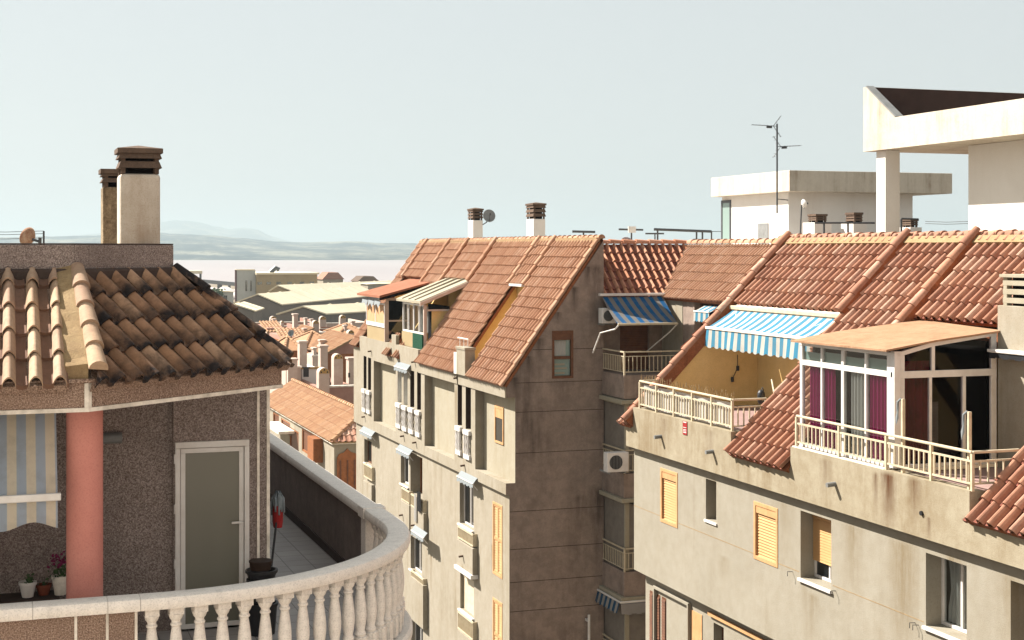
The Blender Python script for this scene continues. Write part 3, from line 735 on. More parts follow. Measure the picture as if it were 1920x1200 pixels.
# things on the terrace
mop = thing('mop', 'upturned mop with grey cotton head and red collar leaning on the house corner', 'mop', (2.98,17.0,TF))
h0 = onu(497, 1040, 16.62); h1 = onu(519, 945, 16.85)
mb = MB(); mb.tube([(2.8,16.55,TF+.01), (3.02,16.95,-2.98)], .013, 8); mb.build('handle', m_black, mop)
mb = MB(); mb.lathe([(.05,-3.17),(.06,-3.1),(.062,-2.98),(.05,-2.92)], 3.02, 16.95, 12); mb.build('collar', m_red, mop, smooth=True, auto=60)
mb = MB(); rg = random.Random(4)
for k in range(46):
    a = rg.uniform(0, 6.28); r = rg.uniform(.02,.075); q = Vector((3.02, 16.95, -2.8+rg.uniform(-.03,.05)))
    mb.tube([(3.02,16.95,-2.95), q+Vector((r*.5*math.cos(a),r*.5*math.sin(a),.0)), q+Vector((r*math.cos(a),r*math.sin(a),-.06)), q+Vector((r*1.1*math.cos(a),r*1.1*math.sin(a),-.2+rg.uniform(-.03,.03)))], .011, 5)
mb.build('head', m_mop, mop, smooth=True)
bin_ = thing('crate_stack', 'stack of dark plastic tubs by the white corner trim of the terrace door wall', 'tubs', (2.72,16.3,TF))
for (r, z0, z1) in ((.17,TF,-3.86),(.155,-3.86,-3.6),(.165,-3.6,-3.5)):
    mb = MB(); mb.lathe([(r*.85,z0),(r,z1-.03),(r*1.07,z1-.03),(r*1.07,z1),(r*.95,z1),(r*.8,z1-.05)], 2.73, 16.32, 18); mb.build('tub', m_black, bin_, smooth=True, auto=40)
mb = MB(); mb.lathe([(.11,-3.5),(.12,-3.42),(.128,-3.42),(.128,-3.4),(.1,-3.4)], 2.72, 16.32, 16); mb.build('saucer', m_brownshade, bin_, smooth=True, auto=40)
def plant(px, py, u, r, h, label, flower=None, potm=None, hh=.1, spread=.1, n=40, seed=1):
    b = onu(px, py, u); zb = -3.655
    t = thing('flower_pot', label, 'plant pot', (b.x,u,zb), 'pots on the porch ledge')
    mb = MB(); mb.lathe([(r*.68,zb),(r,zb+h-.03),(r*1.1,zb+h-.03),(r*1.1,zb+h),(r*.9,zb+h-.002),(r*.85,zb+h-.03)], b.x, u, 18); mb.build('pot', potm, t, smooth=True, auto=40)
    rg = random.Random(seed)
    def leaves(name, mat, cnt, c, sp, sz):
        mb = MB()
        for _ in range(cnt):
            q = Vector(c)+Vector((rg.gauss(0,sp),rg.gauss(0,sp),rg.gauss(0,sp*.7))); d = Vector((rg.uniform(-1,1),rg.uniform(-1,1),rg.uniform(-.3,1))).normalized()*sz; e = d.cross(Vector((rg.uniform(-1,1),rg.uniform(-1,1),.3))).normalized()*sz*.35
            mb.face([q-d*.5, q+e, q+d*.5, q-e])
        mb.build(name, mat, t)
    leaves('foliage', m_leaf, n, (b.x,u,zb+h+hh*.3), spread*.5, .05)
    if flower: leaves('blossom', flower, n, (b.x,u,zb+h+hh), spread*.55, .04)
plant(52, 1105, 16.5, .085, .16, 'white pot with a sprig of green at the open end of the porch ledge', None, m_alu, .06, .07, 26, 1)
plant(82, 1105, 16.55, .075, .11, 'small terracotta pot on the porch ledge between two pale pots', None, m_terra, .02, .03, 10, 2)
plant(113, 1100, 16.5, .085, .2, 'pale pot of magenta flowers half hidden by the salmon column', m_flower, m_trim, .16, .11, 60, 3)

# dish and wires at the back of the roof
d_ = thing('satellite_dish', 'rusty cream satellite dish on the brown house roof, seen from behind', 'satellite dish', (.2,20,0.05))
def dish(parent, c, r, nrm, mat, name='reflector', depth=.12):
    c = Vector(c); nrm = Vector(nrm).normalized(); e = nrm.cross(Vector((0,0,1))).normalized(); g = e.cross(nrm)
    mb = MB(); vs = []; fs = []; K = 6; N = 24
    for i in range(K+1):
        q = r*i/K
        for j in range(N): a = 2*math.pi*j/N; vs.append(c+e*q*math.cos(a)*.93+g*q*math.sin(a)+nrm*(depth*(i/K)**2))
    for i in range(K):
        for j in range(N): fs.append((i*N+j, i*N+(j+1)%N, (i+1)*N+(j+1)%N, (i+1)*N+j))
    mb.mesh(vs, fs); o = mb.build(name, mat, parent, smooth=True)
    sm = o.modifiers.new('t','SOLIDIFY'); sm.thickness = .012
    mb = MB(); f = c+nrm*r*1.0-g*r*.1; mb.tube([c-g*r*.95, f], .012, 6); mb.bar(f-nrm*.05, f+nrm*.05, .06, .06); mb.build('feed_arm', m_metal, parent)
    return o
dc = att(61, 449, 20.5)
dish(d_, dc, .135, (-.55,.75,.35), stucco('rusty dish', col('c9a88c'), col('d6b89c'), col('8a4a28'), .9, 6, .1, lo=.42, hi=.6))
mb = MB(); q = att(75, 455, 20.5); mb.tube([(q.x,q.y,-.3),(q.x,q.y,.16)], .022); mb.tube([(q.x,q.y,.1), dc], .018); mb.build('pole', m_metal, d_)
an = thing('wire_mast', 'thin mast with stretched wires at the back of the brown house roof', 'aerial', (.3,21,-.3))
mb = MB(); q = att(82, 455, 21.5); mb.tube([(q.x,q.y,-.35),(q.x,q.y,.26)], .014); mb.build('mast', m_metal, an)
mb = MB()
for y in (433, 438, 446): a = att(82, y, 21.5); b = att(-60, y+1, 21.5); mb.tube([a, (a+b)/2+Vector((0,0,-.012)), b], .0045, 5)
mb.build('wire', m_metal, an)

# ------------------------------------------------------------------ apartment block at the corner (steep orange roof, brown gable)
UB0, UB1 = 38.52, 56.9
blk = thing('apartment_block', 'cream apartment block with steep orange tiled roof and bare grey brown gable wall', 'building', (14.5, 47, GZ))
FBu, FBl = FW(13.1), FW(13.2)
PX = lambda x, w: onw(x, 600, w).y
def R13(x0, x1, yt, yb, w=13.1): return rect(x0, x1, yt, yb, w)
# upper storey face
rec = [R13(700.7, 742, 676, 790), R13(796, 852, 703, 836), R13(891, 956, 729, 880)]
rec[2] = (UB0, rec[2][1], rec[2][2], rec[2][3])
sl = {}
for k, (x0, x1, yt, yb) in {'a1':(681.7,687.2,667,728),'a2':(690,695.8,670,731),'b1':(745.5,753,690,754),'b2':(756.8,764.2,693,759),'c1':(769,776.8,694,763),'c2':(782,789.3,697,768),'d1':(858,866.3,720,797),'d2':(873,883,724,804)}.items():
    sl[k] = R13(x0, x1, yt, yb)
mb = MB()
holes = [r+(.27,) for r in rec]+[s_+(.35,) for s_ in sl.values()]
mb.wall(FBu, UB0, UB1, -6.7, -3.74, holes)
mb.face([(13.1,UB0,-6.7),(13.1,UB1,-6.7),(13.3,UB1,-6.7),(13.3,UB0,-6.7)])
mb.face([(13.1,UB1,-6.7),(13.1,UB1,-3.74),(13.5,UB1,-3.74),(13.5,UB1,-6.7)])
mb.face([(13.1,UB0,-3.74),(13.1,UB1,-3.74),(13.6,UB1,-3.74),(13.6,UB0,-3.74)])
mb.build('wall', m_bcreamwall, blk)
for r in rec:
    mb = MB(); mb.fbox(FBu, r[0]+.001, r[1]-.001, r[2]+.001, r[3]-.001, .268, .3); pan = mb.build('recessed_panel', m_bpanel, blk)
# string course under the eaves
mb = MB(); mb.fbox(FBu, UB0-.02, 42.9, -4.06, -3.75, -.03, -.001); mb.fbox(FBu, 43.0, 47.4, -4.06, -3.75, -.03, -.001); mb.build('cornice', m_bcreamwall, blk, bevel=.005)
for k, s_ in sl.items():
    a0, a1, z0, z1 = s_
    mb = MB(); mb.frame(FBu, a0+.002, a1-.002, z0+.002, z1-.002, .03, .22, .26); mb.fbox(FBu, a1-.012, a1-.002, z0+.002, z1-.002, .01, .219); wv = mb.build('window', m_brownshade if k not in ('b1','b2') else m_alu, blk)  # dark strip on the far reveal paints in the shade of the slit
    mb = MB(); mb.fbox(FBu, a0+.03, a1-.03, z0+.03, z1-.03, .235, .25); mb.build('pane', m_darkroom if k not in ('b1','b2') else m_teal, wv)
    # little pierced parapet of cast balusters below each slit
    mb = MB(); mb.fbox(FBu, a0-.03, a1+.03, z0-.14, z0-.01, -.09, -.002); mb.fbox(FBu, a0-.02, a1+.02, z0-.86, z0-.72, -.07, -.002)
    nb = 3
    for i in range(nb):
        c = a0+(a1-a0)*(i+.5)/nb
        pr = [(.045,z0-.72),(.03,z0-.68),(.055,z0-.58),(.03,z0-.45),(.055,z0-.32),(.03,z0-.2),(.045,z0-.14)]
        mb.lathe(pr, 13.05, c, 8)
    mb.build('pierced_parapet', m_alu, blk, smooth=True, auto=40)
# lower face
lowr = dict(w1=rect(683,697,822,866,13.2), w2=rect(751.5,766.5,850,905,13.2), w3=rect(769.5,792,848,924,13.2), w4=rect(862,888,893,980,13.2),
            w5=rect(863,888.5,1072,1140,13.2), v1=rect(770,791,1003,1065,13.2), v2=rect(771,793,1160,1215,13.2), l1=rect(925,941.5,942,1072,13.2), l2=rect(925,941.5,1122,1250,13.2), u1=rect(684,697,905,945,13.2))
mb = MB()
mb.wall(FBl, UB0, UB1, GZ, -6.7, [h+((.42,) if k in ('w3',) else (.2,)) for k, h in lowr.items()])
mb.box(13.75, 16.0, UB0+.3, UB1-.05, GZ, -3.8); mb.face([(13.2,UB1,GZ),(13.2,UB1,-6.7),(16,UB1,-6.7),(16,UB1,GZ)])
mb.build('wall', m_bcreamwall, blk)
window(FBl, blk, lowr['w1'], .2, 'dark', m_wood, sill=.04); window(FBl, blk, lowr['u1'], .2, 'dark', m_wood)
window(FBl, blk, lowr['w2'], .2, 'dark', m_alu, sill=.06); window(FBl, blk, lowr['w3'], .42, 'dark', m_woodo)
window(FBl, blk, lowr['w4'], .2, 'dark', m_alu, sill=.08); window(FBl, blk, lowr['v1'], .2, 'dark', m_alu, sill=.08); window(FBl, blk, lowr['v2'], .2, 'dark', m_alu)
window(FBl, blk, lowr['w5'], .2, 'half', m_alu, sill=.08, low=.995, msh=m_cream)
window(FBl, blk, lowr['l1'], .2, 'louver', m_orfr); window(FBl, blk, lowr['l2'], .2, 'louver', m_orfr)
# the window in the right recessed panel
hh = rect(929, 944, 768, 826, 13.36); fr = FW(13.368)
mb = MB(); mb.frame(fr, hh[0]-.03, hh[1]+.03, hh[2]-.04, hh[3]+.12, .06, -.03, .0); mb.fbox(fr, hh[0]+.031, hh[1]-.031, hh[3]-.2, hh[3]+.059, -.022, -.001); wv = mb.build('window', m_orfr, blk)
mb = MB(); mb.fbox(fr, hh[0]+.032, hh[1]-.032, hh[2]+.021, hh[3]-.203, -.012, -.002); mb.build('pane', m_pane, wv)
# balcony boxes with small slatted fronts
def bbox(name, x0, x1, yt, yb, out, parent=blk, mat=m_bcreamwall):
    r = rect(x0, x1, yt, yb, 13.2-out); mb = MB(); mb.fbox(FW(13.2), r[0], r[1], r[2], r[3], -out, -.001); mb.build(name, mat, parent, bevel=.01); return r
r = bbox('balcony', 856, 886, 1010, 1058, .17); mb = MB(); mb.fbox(FW(13.2), r[0]-.03, r[1]+.05, r[2]-.12, r[2]-.003, -.24, -.001); mb.build('balcony_slab', m_alu, blk, bevel=.008)
r2 = bbox('balcony', 858, 886, 1180, 1260, .17)
bbox('balcony', 770, 793, 1080, 1160, .17); bbox('balcony', 752, 767, 938, 985, .15); bbox('balcony', 770, 794, 948, 1000, .15); bbox('balcony', 681, 696.5, 900, 950, .13)
def grille(x0, x1, yt, yb, out, mat=m_cream):
    r = rect(x0, x1, yt, yb, 13.2-out); f = FW(13.2-out); mb = MB()
    mb.fbox(f, r[0], r[1], r[3]-.05, r[3], 0, .04); mb.fbox(f, r[0], r[1], r[2], r[2]+.04, 0, .04)
    k = max(3, int((r[1]-r[0])/.085))
    for i in range(k+1): a = r[0]+(r[1]-r[0]-.02)*i/k; mb.fbox(f, a, a+.02, r[2]+.04, r[3]-.05, .008, .03)
    mb.fbox(f, r[0]+.01, r[1]-.01, r[2]+.05, r[3]-.06, .033, .04)
    for e in (r[0], r[1]-.03): mb.fbox(f, e, e+.03, r[2]+.001, r[3]-.001, .041, out)
    mb.build('balcony_rail', mat, blk)
grille(858, 886, 985, 1008, .15); grille(858, 886, 1145, 1178, .15); grille(682, 697, 868, 893, .12); grille(752, 767, 913, 936, .13); grille(770, 793, 1068, 1083, .14); grille(770,793,925,948,.14)
# drain spouts
mb = MB()
for (x, y, w) in ((696,658,13.1),(737,668,13.1),(778,678,13.1),(858,708,13.1),(684,781,13.1),(757,817,13.1),(780,829,13.1),(871,872,13.1),(868,1042,13.03),(777,984,13.05),(755,965,13.05)):
    p = onw(x, y, w); mb = MB(); mb.bar(p+Vector((.05,0,0)), p+Vector((-.13,0,-.02)), .06, .05); mb.build('drain_spout', m_capbr, blk)
# gable wall
gx0, gx1, gz0, gz1 = 14.47, 15.04, -3.54, -2.28
zs = lambda w: -3.78+(w-13.1)*1.4055
mb = MB(); U = UB0
mb.face([(13.2,U,GZ),(15.98,U,GZ),(15.98,U,-6.7),(13.2,U,-6.7)]); r3 = rec[2]; mb.face([(13.1,U,-6.7),(15.98,U,-6.7),(15.98,U,r3[2]),(13.1,U,r3[2])]); mb.face([(13.37,U,r3[2]),(15.98,U,r3[2]),(15.98,U,r3[3]),(13.37,U,r3[3])]); mb.face([(13.1,U,r3[3]),(15.98,U,r3[3]),(15.98,U,-3.78),(13.1,U,-3.78)])
mb.face([(13.1,U,-3.78),(gx0,U,-3.78),(gx0,U,zs(gx0))]); mb.face([(gx0,U,-3.78),(gx1,U,-3.78),(gx1,U,gz0),(gx0,U,gz0)])
mb.face([(gx0,U,gz1),(gx1,U,gz1),(gx1,U,zs(gx1)),(gx0,U,zs(gx0))]); mb.face([(gx1,U,-3.78),(15.98,U,-3.78),(15.98,U,.2),(15.9,U,.2),(gx1,U,zs(gx1))])
for p, q in (((gx0,gz0),(gx1,gz0)),((gx1,gz0),(gx1,gz1)),((gx1,gz1),(gx0,gz1)),((gx0,gz1),(gx0,gz0))): mb.face([(p[0],U,p[1]),(q[0],U,q[1]),(q[0],U+.16,q[1]),(p[0],U+.16,p[1])])
mb.face([(15.98,U,GZ),(15.98,U,.2),(15.98,40.3,.2),(15.98,40.3,GZ)])
g = mb.build('gable_wall', m_gable, blk); g['label'] = 'bare grey brown gable wall with thin horizontal joints'
mb = MB()
for z in (-2.76,-3.66,-4.46,-5.58,-7.17,-8.2,-9.1,-9.9): 
    x0 = max(13.385, 13.1+(z+3.78)/1.4055+.05)
    if z < -6.7: x0 = 13.21
    if gz0 < z < gz1: mb.box(x0, gx0-.03, U-.004, U-.0005, z-.008, z+.008); x0 = gx1+.03
    mb.box(x0, 15.97, U-.004, U-.0005, z-.008, z+.008)
mb.build('wall_joint', m_parapet, blk)
fr = FU(U)
mb = MB(); mb.frame(fr, gx0-.03, gx1+.03, gz0-.03, gz1+.03, .07, -.012, .05); mb.fbox(fr, gx0+.04, gx1-.04, gz1-.23, gz1-.04, .0, .05); mb.fbox(fr, gx0+.04, gx1-.04, gz0+.5, gz0+.58, .03, .08)
wv = mb.build('window', m_wood, blk, bevel=.004); wv['label'] = 'brown framed gable window with blind'
mb = MB(); mb.fbox(fr, gx0+.042, gx1-.042, gz0+.042, gz0+.498, .08, .1); mb.fbox(fr, gx0+.042, gx1-.042, gz0+.582, gz1-.232, .08, .1); mb.build('pane', m_teal, wv)
mb = MB(); drape(mb, fr, gx0+.06, gx0+.4, gz0+.6, gz1-.25, .074, .004, .1); mb.build('curtain', m_cwhite, wv)
mb = MB()
for z, w_ in ((gz0+.09,.3),(gz0+.22,.36),(gz0+.33,.3)): mb.fbox(fr, gx0+.07, gx0+.07+w_, z, z+.05, .068, .078)
mb.build('shelf', m_bpanel, wv)
# roof sections
bB = (2.84, 0, 4.0); tB = lambda w: (w-13.04)*1.7275
OB = (13.04, 0, -3.73); top = tB(15.9)
secs = [[(UB0,0),(41.86,0),(41.86,top),(UB0,top)], [(41.86,tB(14.93)),(43.2,tB(14.93)),(43.2,top),(41.86,top)], [(43.1,0),(47.42,0),(47.42,top),(43.1,top)],
        [(47.42,tB(14.96)),(50.55,tB(14.96)),(50.55,top),(47.42,top)], [(50.55,tB(14.62)),(52.8,tB(14.62)),(52.8,top),(50.55,top)], [(52.8,tB(14.93)),(55.95,tB(14.93)),(55.95,top),(52.8,top)],
        [(55.95,0),(57.1,0),(57.1,top),(55.95,top)]]
for i, sc in enumerate(secs):
    tiles('roof', OB, (0,1,0), bB, [sc], .238, .355, .095, [m_tileB, m_barge, m_panshadeB], blk, nseg=10, seed=20+i, lift=.04, roll=.56)
nB = Vector((-4.0,0,2.84)).normalized()
def onB(u, w, h=0.): return Vector((w, u, -3.73+(w-13.04)*1.4085))+nB*h
mb = MB(); mc = MB()
for (u, w0) in ((41.86,14.9),(43.24,14.9),(47.45,14.9),(50.55,14.6),(52.82,14.6),(55.92,14.9)):
    mb = MB(); mc = MB(); mb.bar(onB(u,w0,.03), onB(u,15.88,.03), .13, .19, nB); caps(mc, onB(u,w0,.11), onB(u,15.9,.11), .085, .36, nB)
    mb.build('roof_verge', m_barge, blk); mc.build('verge_tile', m_tileB, blk, smooth=True, auto=50)
mc = MB(); caps(mc, onB(UB0+.02,13.02,.03), onB(UB0+.02,15.9,.03), .075, .36, nB); mc.build('verge_tile', m_tileB, blk, smooth=True, auto=50)
mb = MB(); mb.bar((15.86,UB0,.265),(15.86,57.0,.265),.2,.12); mb.build('ridge_mortar', m_mortar, blk)
mc = MB(); caps(mc, (15.9,UB0-.02,.29), (15.9,57.1,.29), .1, .4, (0,0,1)); mc.build('ridge_tile', m_tileB, blk, smooth=True, auto=50)
# attic partitions and back wall behind the roof terraces
mb = MB()
for u in (41.8, 43.22, 47.5, 50.6, 52.8, 55.9): mb.prism([(13.18,u,-3.74),(15.9,u,-3.74),(15.9,u,.1),(13.25,u,-3.62)], (0,.08,0))
mb.box(15.04, 15.2, UB0+.4, UB1-.1, -3.74, -.95); mb.build('attic_wall', m_yellow, blk)
mb = MB(); mb.box(13.22, 15.03, 41.9, 55.9, -3.745, -3.69); mb.build('terrace_floor', m_pinkfl, blk)
mb = MB(); mb.box(15.98, 24, 40.15, 57, GZ, -.02); mb.build('rear_block', m_whitest, blk)
# terrace between the two big roof slopes
mb = MB(); mb.box(12.99, 13.3, 41.93, 42.8, -3.739, -2.98); mb.box(12.97,13.32,41.9,42.83,-2.98,-2.9); mb.build('parapet_box', m_bcreamwall, blk, bevel=.01)
mb = MB(); mb.box(12.99,13.1,42.8,43.08,-3.739,-3.1); mb.tube([(13.1,41.95,-2.66),(13.1,43.0,-2.66)], .022); 
for u in (42.0, 42.4, 42.8): mb.tube([(13.1,u,-2.9),(13.1,u,-2.66)], .012)
mb.build('terrace_rail', m_alu, blk)
mb = MB(); mb.fbox(FW(15.04), 42.0, 42.75, -3.68, -1.62, -.04, -.001); mb.build('door', m_woodo, blk)
mb = MB(); mb.box(14.75, 15.06, 41.95, 43.1, -1.12, -1.05); mb.build('eave_board', m_alu, blk)
# parapet of the glazed terraces
mb = MB(); mb.box(13.1,13.22,47.5,55.9,-3.739,-3.32); mb.box(13.1,13.22,50.4,51.0,-3.32,-3.0); mb.build('terrace_parapet', m_bcreamwall, blk)
tiles('roof', (13.0,0,-3.74), (0,1,0), bB, [[(51.0,0),(51.7,0),(51.7,.9),(51.0,.9)], [(49.9,0),(50.3,0),(50.3,.75),(49.9,.75)]], .238, .355, .08, [m_tileB, m_barge, m_panshadeB], blk, nseg=8, seed=31, roll=.56)
chimney(blk, 16.42, 16.83, 45.5, 46.2, -.02, .98, 1.5, m_white, n=3, label='cream roof chimney without a dish')
ch1 = chimney(blk, 16.48, 16.86, 52.2, 52.82, -.02, 1.06, 1.5, m_white, n=3, label='cream roof chimney with a dish fixed to it')
d_ = thing('satellite_dish', 'grey satellite dish fixed to the left roof chimney of the cream block', 'satellite dish', (16.9,51.9,1.0))
dish(d_, (16.98,51.85,1.2), .25, (-.15,-.9,.35), m_gmetal, depth=.05)
mb = MB(); mb.tube([(16.86,52.19,.9),(16.92,51.95,.98),(16.98,51.9,1.18)], .02); mb.build('bracket', m_metal, d_)

# glazed terrace rooms on the block
sr = thing('terrace_room', 'glazed roof terrace room with red sheet roof and drawn orange blinds', 'sunroom', (13.6,53.3,-3.3))
f = FW(13.1)
mb = MB(); mb.box(13.08,13.14,51.95,54.75,-2.82,-2.74); mb.frame(f, 51.95, 54.75, -2.735, -1.95, .06, -.02, .04); mb.fbox(f, 53.3,53.37,-2.67,-2.02,-.015,.035); mb.build('frame', m_alu, sr)
mb = MB(); mb.fbox(f, 52.012, 53.298, -2.67, -2.012, .0, .02); mb.fbox(f, 53.372, 54.688, -2.67, -2.012, .0, .02); mb.build('blind', paint('peach blind', col('d9ab80'), col('c89a70'), .7, .2), sr)
mb = MB(); mb.box(13.11,13.16,51.96,54.7,-3.32,-2.825); mb.build('front_panel', m_ochrew, sr)
fu = FU(51.95)
mb = MB(); mb.frame(fu, 13.15, 14.0, -3.3, -1.75, .09, 0, .05); mb.fbox(fu,13.24,13.91,-2.6,-2.54,0.001,.049); mb.box(13.09,13.148,51.949,52.0,-3.32,-1.9); sf = mb.build('side_frame', m_pinkw, sr)
mb = MB(); mb.fbox(fu, 13.24, 13.91, -3.21, -2.601, .02, .03); mb.fbox(fu, 13.24, 13.91, -2.539, -1.841, .02, .03); mb.build('pane', m_pane, sf)
mb = MB(); mb.prism([(12.85,51.75,-1.66),(15.05,51.75,-1.1),(15.05,51.75,-1.16),(12.85,51.75,-1.74)], (0,3.5,0)); mb.build('roof', stucco('red sheet roof', col('a5694f'), col('b0775c'), col('7c4c3a'), .6, 1), sr)
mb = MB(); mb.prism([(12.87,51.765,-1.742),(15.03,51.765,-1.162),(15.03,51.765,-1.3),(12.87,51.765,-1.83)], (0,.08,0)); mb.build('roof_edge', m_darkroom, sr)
mb = MB()
for i in range(3):
    u = 52.1+i*.95; vv = [(12.98,u,-1.86),(12.95,u+.8,-1.86),(12.9,u+.75,-2.05-.08*(i%2)),(12.92,u+.4,-1.98),(12.9,u+.05,-2.12)]
    mb.face(vv)
mb.build('rolled_canvas', m_awnW, sr)
sr = thing('terrace_room', 'white roofed glazed terrace room beside the orange blinds, with green netting below', 'sunroom', (13.7,49,-3.3))
f = FW(13.35)
mb = MB(); mb.frame(f, 47.6, 50.35, -2.84, -1.84, .06, -.02, .04)
for a in (48.25, 48.95, 49.65): mb.fbox(f, a-.03, a+.03, -2.78, -1.9, -.015,.035)
mb.build('frame', m_alu, sr)
mb = MB(); mb.sheet(f, 47.66, 50.29, -2.78, -1.9, .045); mb.build('pane', m_glass, sr)
mb = MB(); drape(mb, f, 47.7, 48.7, -2.78, -1.9, .12, .03, .2); mb.build('curtain', m_cwhite, sr)
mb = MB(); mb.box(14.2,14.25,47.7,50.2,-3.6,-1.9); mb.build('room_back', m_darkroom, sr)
mb = MB(); mb.box(13.3,13.38,47.6,50.35,-3.33,-2.85); mb.build('front_panel', m_ochrew, sr)
mb = MB(); mb.box(13.25,13.29,47.55,48.75,-3.4,-2.83); mb.build('netting', m_green, sr)
mb = MB(); mb.prism([(13.15,47.45,-1.72),(15.02,47.45,-.98),(15.02,47.45,-1.04),(13.15,47.45,-1.8)], (0,3.1,0)); 
for u in (48.2,49.0,49.8): mb.bar((13.17,u,-1.7),(14.98,u,-.96), .06, .05)
mb.build('roof', m_bpanel, sr)
mb = MB(); mb.prism([(13.14,47.44,-1.76),(15.02,47.44,-1.0),(15.02,47.44,-1.12),(13.14,47.44,-1.88)], (0,-.05,0)); mb.box(13.30,13.40,47.5,47.595,-3.4,-1.85); mb.bar((13.4,47.47,-2.02),(15.0,47.47,-2.02),.04,.06); mb.build('roof_edge', m_pinkw, sr)
mb = MB(); mb.box(13.6,15.03,47.6,47.66,-3.68,-2.06); mb.build('side_wall', m_yellow, sr)

# small window canopies on the block
def canopy(x0, x1, yt, yb, out, label, wall=13.1, mat=m_awnW):
    r = rect(x0, x1, yt, yb, wall-out); t = thing('window_canopy', label, 'awning', (wall-out/2,(r[0]+r[1])/2,r[2]), 'pale canopies over the windows of the cream block')
    mb = MB(); a0, a1 = r[0], r[1]; z0 = r[3]+.02; n = 5; pv = None
    for i in range(n+1):
        s = i/n; p = (wall-.005-out*s, z0-(.17)*s**1.3)
        if pv: mb.face([(pv[0],a0,pv[1]),(pv[0],a1,pv[1]),(p[0],a1,p[1]),(p[0],a0,p[1])])
        pv = p
    k = 10
    for i in range(k):
        b = a0+(a1-a0)*i/k; c = a0+(a1-a0)*(i+1)/k; q = .1+.03*(i % 2)
        mb.face([(pv[0],b,pv[1]),(pv[0],c,pv[1]),(pv[0]-.01,c,pv[1]-q),(pv[0]-.01,b,pv[1]-q)])
    mb.build('canvas', mat, t)
    mb = MB(); mb.tube([(pv[0],a0,pv[1]+.012),(pv[0],a1,pv[1]+.012)], .018); mb.tube([(wall,a0+.02,z0-.35),(pv[0],a0+.02,pv[1])], .012); mb.tube([(wall,a1-.02,z0-.35),(pv[0],a1-.02,pv[1])], .012); mb.build('bar', m_alu, t)
canopy(675, 697, 800, 822, .14, 'pale window canopy at the far left end of the cream block')
canopy(743, 767, 834, 858, .14, 'pale window canopy left of the window with hanging laundry')
canopy(857, 887, 884, 902, .14, 'flat pale canopy over the white framed window beside the louvred shutters', 13.1)
canopy(739, 763, 679, 690, .14, 'crumpled pale canopy high under the glazed terrace rooms', 13.1)
canopy(771, 794, 986, 1004, .14, 'pale canopy over the window beside the balustrade top', 12.9)
lt = thing('laundry', 'dark and white washing hung over the balcony rail below the open brown window', 'laundry', (12.98,46.5,-8.2))
r = rect(770, 793, 918, 960, 13.02)
for nm, a, b, z0, z1, m_ in (('towel', r[0]+.75, r[0]+1.05, r[3]-.95, r[3]-.05, m_cwhite), ('dark_shirt', r[0]+.2, r[0]+.6, r[3]-.55, r[3]+.1, m_black)):
    mb = MB(); drape(mb, FW(13.0), a, b, z0, z1, 0, .02, .2); mb.build(nm, m_, lt)

# ------------------------------------------------------------------ courtyard block with corner balconies
UD, WD = 38.7, 17.85
cb = thing('courtyard_block', 'shaded courtyard block with corner balconies and a valley in its tiled roof', 'building', (19, 36, GZ))
mb = MB()
fu = FU(UD)
mb.wall(fu, 15.985, WD, GZ, -1.3, [(16.55,17.45,-3.4,-1.65,.2)])
fd = FW(WD)
wq = rect(1302, 1340, 566, 640, WD); wq = (35.0, wq[1], wq[2], wq[3])
mb.wall(fd, 30.3, UD, GZ, -1.3, [wq+(.25,)])
mb.box(19.3, 24, 30.35, 39.9, GZ, -.02); mb.box(WD+.3, 19.29, 30.35, 39.9, GZ, -1.5); mb.box(16.1, WD+.31, UD+.25, 40.1, GZ, -1.5)
mb.build('wall', m_gable, cb)
mb = MB(); mb.fbox(fd, 37.35, UD-.02, -3.4, -1.31, -.015, -.001); mb.build('wall_panel', m_bcreamwall, cb)
mb = MB(); slats(mb, fu, 16.56, 17.44, -3.39, -1.66, .1, .05); mb.build('roller_shutter', m_wood, cb)
window(fd, cb, wq, .25, 'dark', m_wood)
r2 = 1/math.hypot(1.5,1.40)
tl = math.hypot(1.5,1.40)
tiles('roof', (15.98,38.55,-1.3), (1,0,0), (0,1.5,1.40), [[(.0,-.1),(1.82,-.05),(3.32,tl),(.0,tl)]], .222, .36, .085, [m_tileD, m_barge, m_panshadeC], cb, nseg=8, seed=41, lift=.05, roll=.5)
tiles('roof', (17.8,0,-1.3), (0,1,0), (1.5,0,1.40), [[(30.3,-.1),(38.5,-.1),(40.05,tl),(30.3,tl)]], .17, .345, .055, [m_tileB, m_barge, m_panshadeB], cb, nseg=6, seed=42, roll=.56)
mc = MB(); caps(mc, (15.99,40.08,.16), (19.3,40.08,.16), .11, .4, (0,0,1)); mc.build('ridge_tile', m_tileD, cb, smooth=True, auto=50)
mc = MB(); caps(mc, (19.32,30.4,.16), (19.32,40.1,.16), .11, .4, (0,0,1)); mc.build('ridge_tile', m_tileB, cb, smooth=True, auto=50)
